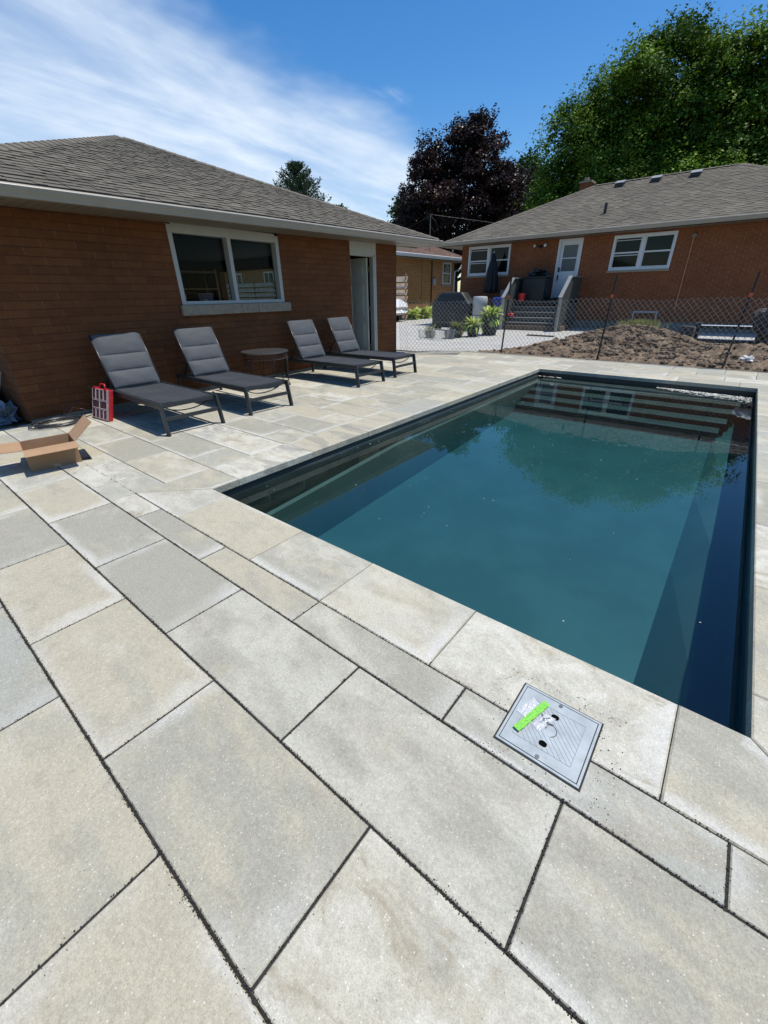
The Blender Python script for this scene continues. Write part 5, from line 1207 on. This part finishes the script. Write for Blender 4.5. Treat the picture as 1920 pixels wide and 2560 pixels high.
# ---------------------------------------------------------------- trees
def tree(name, label, base, trunk_h, trunk_r, blobs, nleaf, lsize, m, clump=.9, per=70, limbs=14, up=.55, seed=1, cat='tree', group=None, flat=.55, inner=.25, tipup=0., dome=False):
    r = np.random.default_rng(seed); rd = random.Random(seed)
    t = thing(name, label, cat, base, 0, group); tb_ = MB()
    top = np.array([sum(bl[0] for bl in blobs)/len(blobs), sum(bl[1] for bl in blobs)/len(blobs), max(bl[2] for bl in blobs)])
    tb_.tube([(0,0,-.2),(0.05,0,trunk_h*.5),(top[0]*.15,top[1]*.15,trunk_h),(top[0]*.5,top[1]*.5,(trunk_h+top[2])/2),(top[0],top[1],top[2])], [trunk_r*1.2,trunk_r,trunk_r*.85,trunk_r*.5,trunk_r*.15], 10)
    vols = np.array([bl[3]*bl[4]*bl[5] for bl in blobs])**.75; vols /= vols.sum()
    for i in range(limbs):
        bl = blobs[rd.choices(range(len(blobs)), vols)[0]]; z0 = trunk_h*rd.uniform(.75,1.3)
        e = Vector((bl[0]+bl[3]*rd.uniform(-.7,.7), bl[1]+bl[4]*rd.uniform(-.7,.7), bl[2]+bl[5]*rd.uniform(-.5,.7))); s = Vector((0,0,z0)); md = s.lerp(e, .5)+Vector((0,0,-.3))
        tb_.tube([s, md, e], [trunk_r*.38, trunk_r*.22, trunk_r*.05], 6)
    tb_.build('trunk', M_bark, t, smooth=True)
    nc = nleaf//per; which = r.choice(len(blobs), nc, p=vols); B = np.array(blobs)[which]
    d = r.normal(size=(nc, 3)); d /= np.linalg.norm(d, axis=1, keepdims=True)
    rad = np.where(r.random(nc) < inner, r.random(nc)**.5*.8, r.uniform(.82, 1.0, nc))
    C = B[:, :3]+d*B[:, 3:6]*rad[:, None]
    cs = clump*r.uniform(.55, 1.25, nc); ctone = np.clip(r.normal(.45, .30, nc), 0, 1)
    if dome: cs = clump*r.uniform(.45, 1.35, nc)
    P = np.repeat(C, per, 0); S = np.repeat(cs, per); Dn = np.repeat(d, per, 0)
    n = len(P); o_ = r.normal(size=(n, 3))*.45*S[:, None]; o_[:, 2] *= flat; o_[:, 2] += tipup*S*np.abs(r.normal(size=n))*(1-np.minimum(1, np.hypot(o_[:, 0], o_[:, 1])/S))
    if dome:
        dd = r.normal(size=(n, 3)); dd[:, 2] = np.abs(dd[:, 2])*1.0-.25; dd += Dn*.55; dd /= np.linalg.norm(dd, axis=1, keepdims=True)
        lob = 1+.38*np.sin(dd[:, 0]*5+P[:, 1]*3)*np.sin(dd[:, 1]*5+P[:, 0]*3)+.16*np.sin(dd[:, 2]*9+P[:, 0]*5)
        o_ = dd*(S*lob*r.uniform(.62, 1.08, n)**.7)[:, None]; o_[:, 2] *= flat; o_[:, 2] += tipup*S*np.maximum(0, r.normal(.0, .18, n))
        Dn = dd*1.6
    P = P+o_
    nrm = r.normal(size=(n, 3))*.62+np.array([0, 0, up])+Dn*.35; nrm /= np.linalg.norm(nrm, axis=1, keepdims=True)
    tv = np.cross(nrm, r.normal(size=(n, 3))); tv /= np.linalg.norm(tv, axis=1, keepdims=True); bv = np.cross(nrm, tv)
    ls_ = lsize*r.uniform(.55, 1.25, n)[:, None]
    q = np.stack([P-tv*ls_*.62, P-bv*ls_*.42+nrm*ls_*.08, P+tv*ls_*.62, P+bv*ls_*.42+nrm*ls_*.08], 1).reshape(-1, 3)
    me = bpy.data.meshes.new('leaves'); me.vertices.add(n*4); me.vertices.foreach_set('co', q.astype(np.float32).ravel())
    me.loops.add(n*4); me.loops.foreach_set('vertex_index', np.arange(n*4, dtype=np.int32)); me.polygons.add(n)
    me.polygons.foreach_set('loop_start', np.arange(0, n*4, 4, dtype=np.int32)); me.polygons.foreach_set('loop_total', np.full(n, 4, np.int32)); me.update(calc_edges=True)
    at = me.attributes.new('tone', 'FLOAT_COLOR', 'FACE'); cc = np.zeros((n, 4), np.float32); cc[:, 0] = np.clip(np.repeat(ctone, per)+r.normal(0, .13, n), 0, 1); cc[:, 3] = 1
    at.data.foreach_set('color', cc.ravel()); me.materials.append(m)
    o = bpy.data.objects.new('crown', me); scn.collection.objects.link(o); o.parent = t
    return t
tree('maple_tree', 'huge bright green maple towering over the right house roof', (-3.0, 33, -.5), 3.2, .55,
     [(-1.2,0,10.,3.2,3.1,3.7),(-5.3,0,8.4,1.7,2.0,3.5),(-4.2,.5,11.,.9,1.,2.3),(2.3,0,9.4,2.6,2.6,3.3),(4.6,0,7.4,3.0,3.0,3.6),(-2.2,-1,5.8,4.9,3.4,2.8),(2.,-1,5.4,5.0,3.6,2.6),(-5.3,.5,5.6,1.5,1.9,2.6),(3.6,0,8.9,2.2,2.2,2.8)],
     620000, .135, M_maple, 1.2, 760, 22, seed=3, tipup=.9, inner=.33, up=.9, dome=True, flat=.8)
tree('copper_beech', 'dark purple leaved tree behind the gap between the two roofs', (-19.5, 37, 0), 3., .4,
     [(-.3,0,8.2,4.3,4.2,4.6),(-3.2,0,7.4,2.2,2.6,3.6),(1.9,0,10.0,2.3,2.4,3.5),(3.6,0,6.2,3.4,3,3.6),(-4.6,0,5.4,3.0,2.6,2.5),(-.8,0,10.8,2.4,2.2,2.4),(5.8,-1,4.6,2.2,2.4,2.6)],
     120000, .17, M_purple, .95, 260, 16, seed=5, inner=.10, flat=.85, dome=True)
tree('green_tree', 'lighter green feathery tree between the purple tree and the big maple', (-16.3, 44, 0), 3., .3,
     [(0,0,7.0,2.6,2.4,5.0),(1.6,0,6.0,1.6,2.0,4.6),(-2.4,1,5.6,2.,2.,4.)], 42000, .24, M_green2, .6, 45, 8, seed=8, tipup=1.2)
tree('broadleaf_tree', 'mid green tree peeking out left of the purple tree', (-31.5, 46, 0), 3., .3,
     [(0,0,8.2,2.0,2.4,3.0),(-2.2,0,6.8,2.2,2.2,1.9),(2.6,0,7.0,2.8,2.4,3.2)], 26000, .28, M_green2, .7, 45, 8, seed=9)
for (x_, y_, h_, l, sd) in ((-41.3,45,11.6,'small round tree top showing above the garage roof edge',11),(-38.6,46,10.1,'lower tree top on the garage roof line nearest the purple tree',12)):
    tree('distant_tree', l, (x_, y_, 0), 4., .2, [(0,0,h_-2.4,1.25,1.4,2.2)], 9000, .26, M_green2, .55, 45, 5, seed=sd, group='small tree tops above the garage roof')
# conifer
def conifer(name, label, base, H_, R_, seed):
    r = random.Random(seed); t = thing(name, label, 'tree', base); b = MB(); b.tube([(0,0,0),(0,0,H_*.97)], [.28,.03], 8); b.build('trunk', M_bark, t)
    mb = MB()
    for i in range(330):
        f_ = r.random()**.8; z = H_*(.25+.74*f_); L = R_*(1-f_)**.75*(.6+.5*r.random())+.25; a = r.random()*6.283; rise = .35+.5*f_
        n = int(26+L*16)
        for k in range(n):
            q = (k+r.random())/n; rr = L*q; zz_ = z+rise*L*q*q*.8+r.gauss(0,.07); w_ = .22*(1-q*.5); px_ = math.cos(a)*rr+r.gauss(0,w_); py_ = math.sin(a)*rr+r.gauss(0,w_)
            d = Vector((math.cos(a)+r.gauss(0,.6), math.sin(a)+r.gauss(0,.6), .7+r.gauss(0,.4))).normalized()*r.uniform(.16,.34); s = d.cross(Vector((r.gauss(0,1), r.gauss(0,1), r.gauss(0,1)))).normalized()*.06
            p = Vector((px_, py_, zz_)); mb.poly([tuple(p-s), tuple(p+s), tuple(p+d+s*.4), tuple(p+d-s*.4)], col=(r.random(),0,0,1))
    mb.build('crown', M_conif, t, uvs=False); return t
conifer('pine_tree', 'dark pine tree showing above the garage roof', (-48.9, 45, 0), 16.7, 7.4, 4)
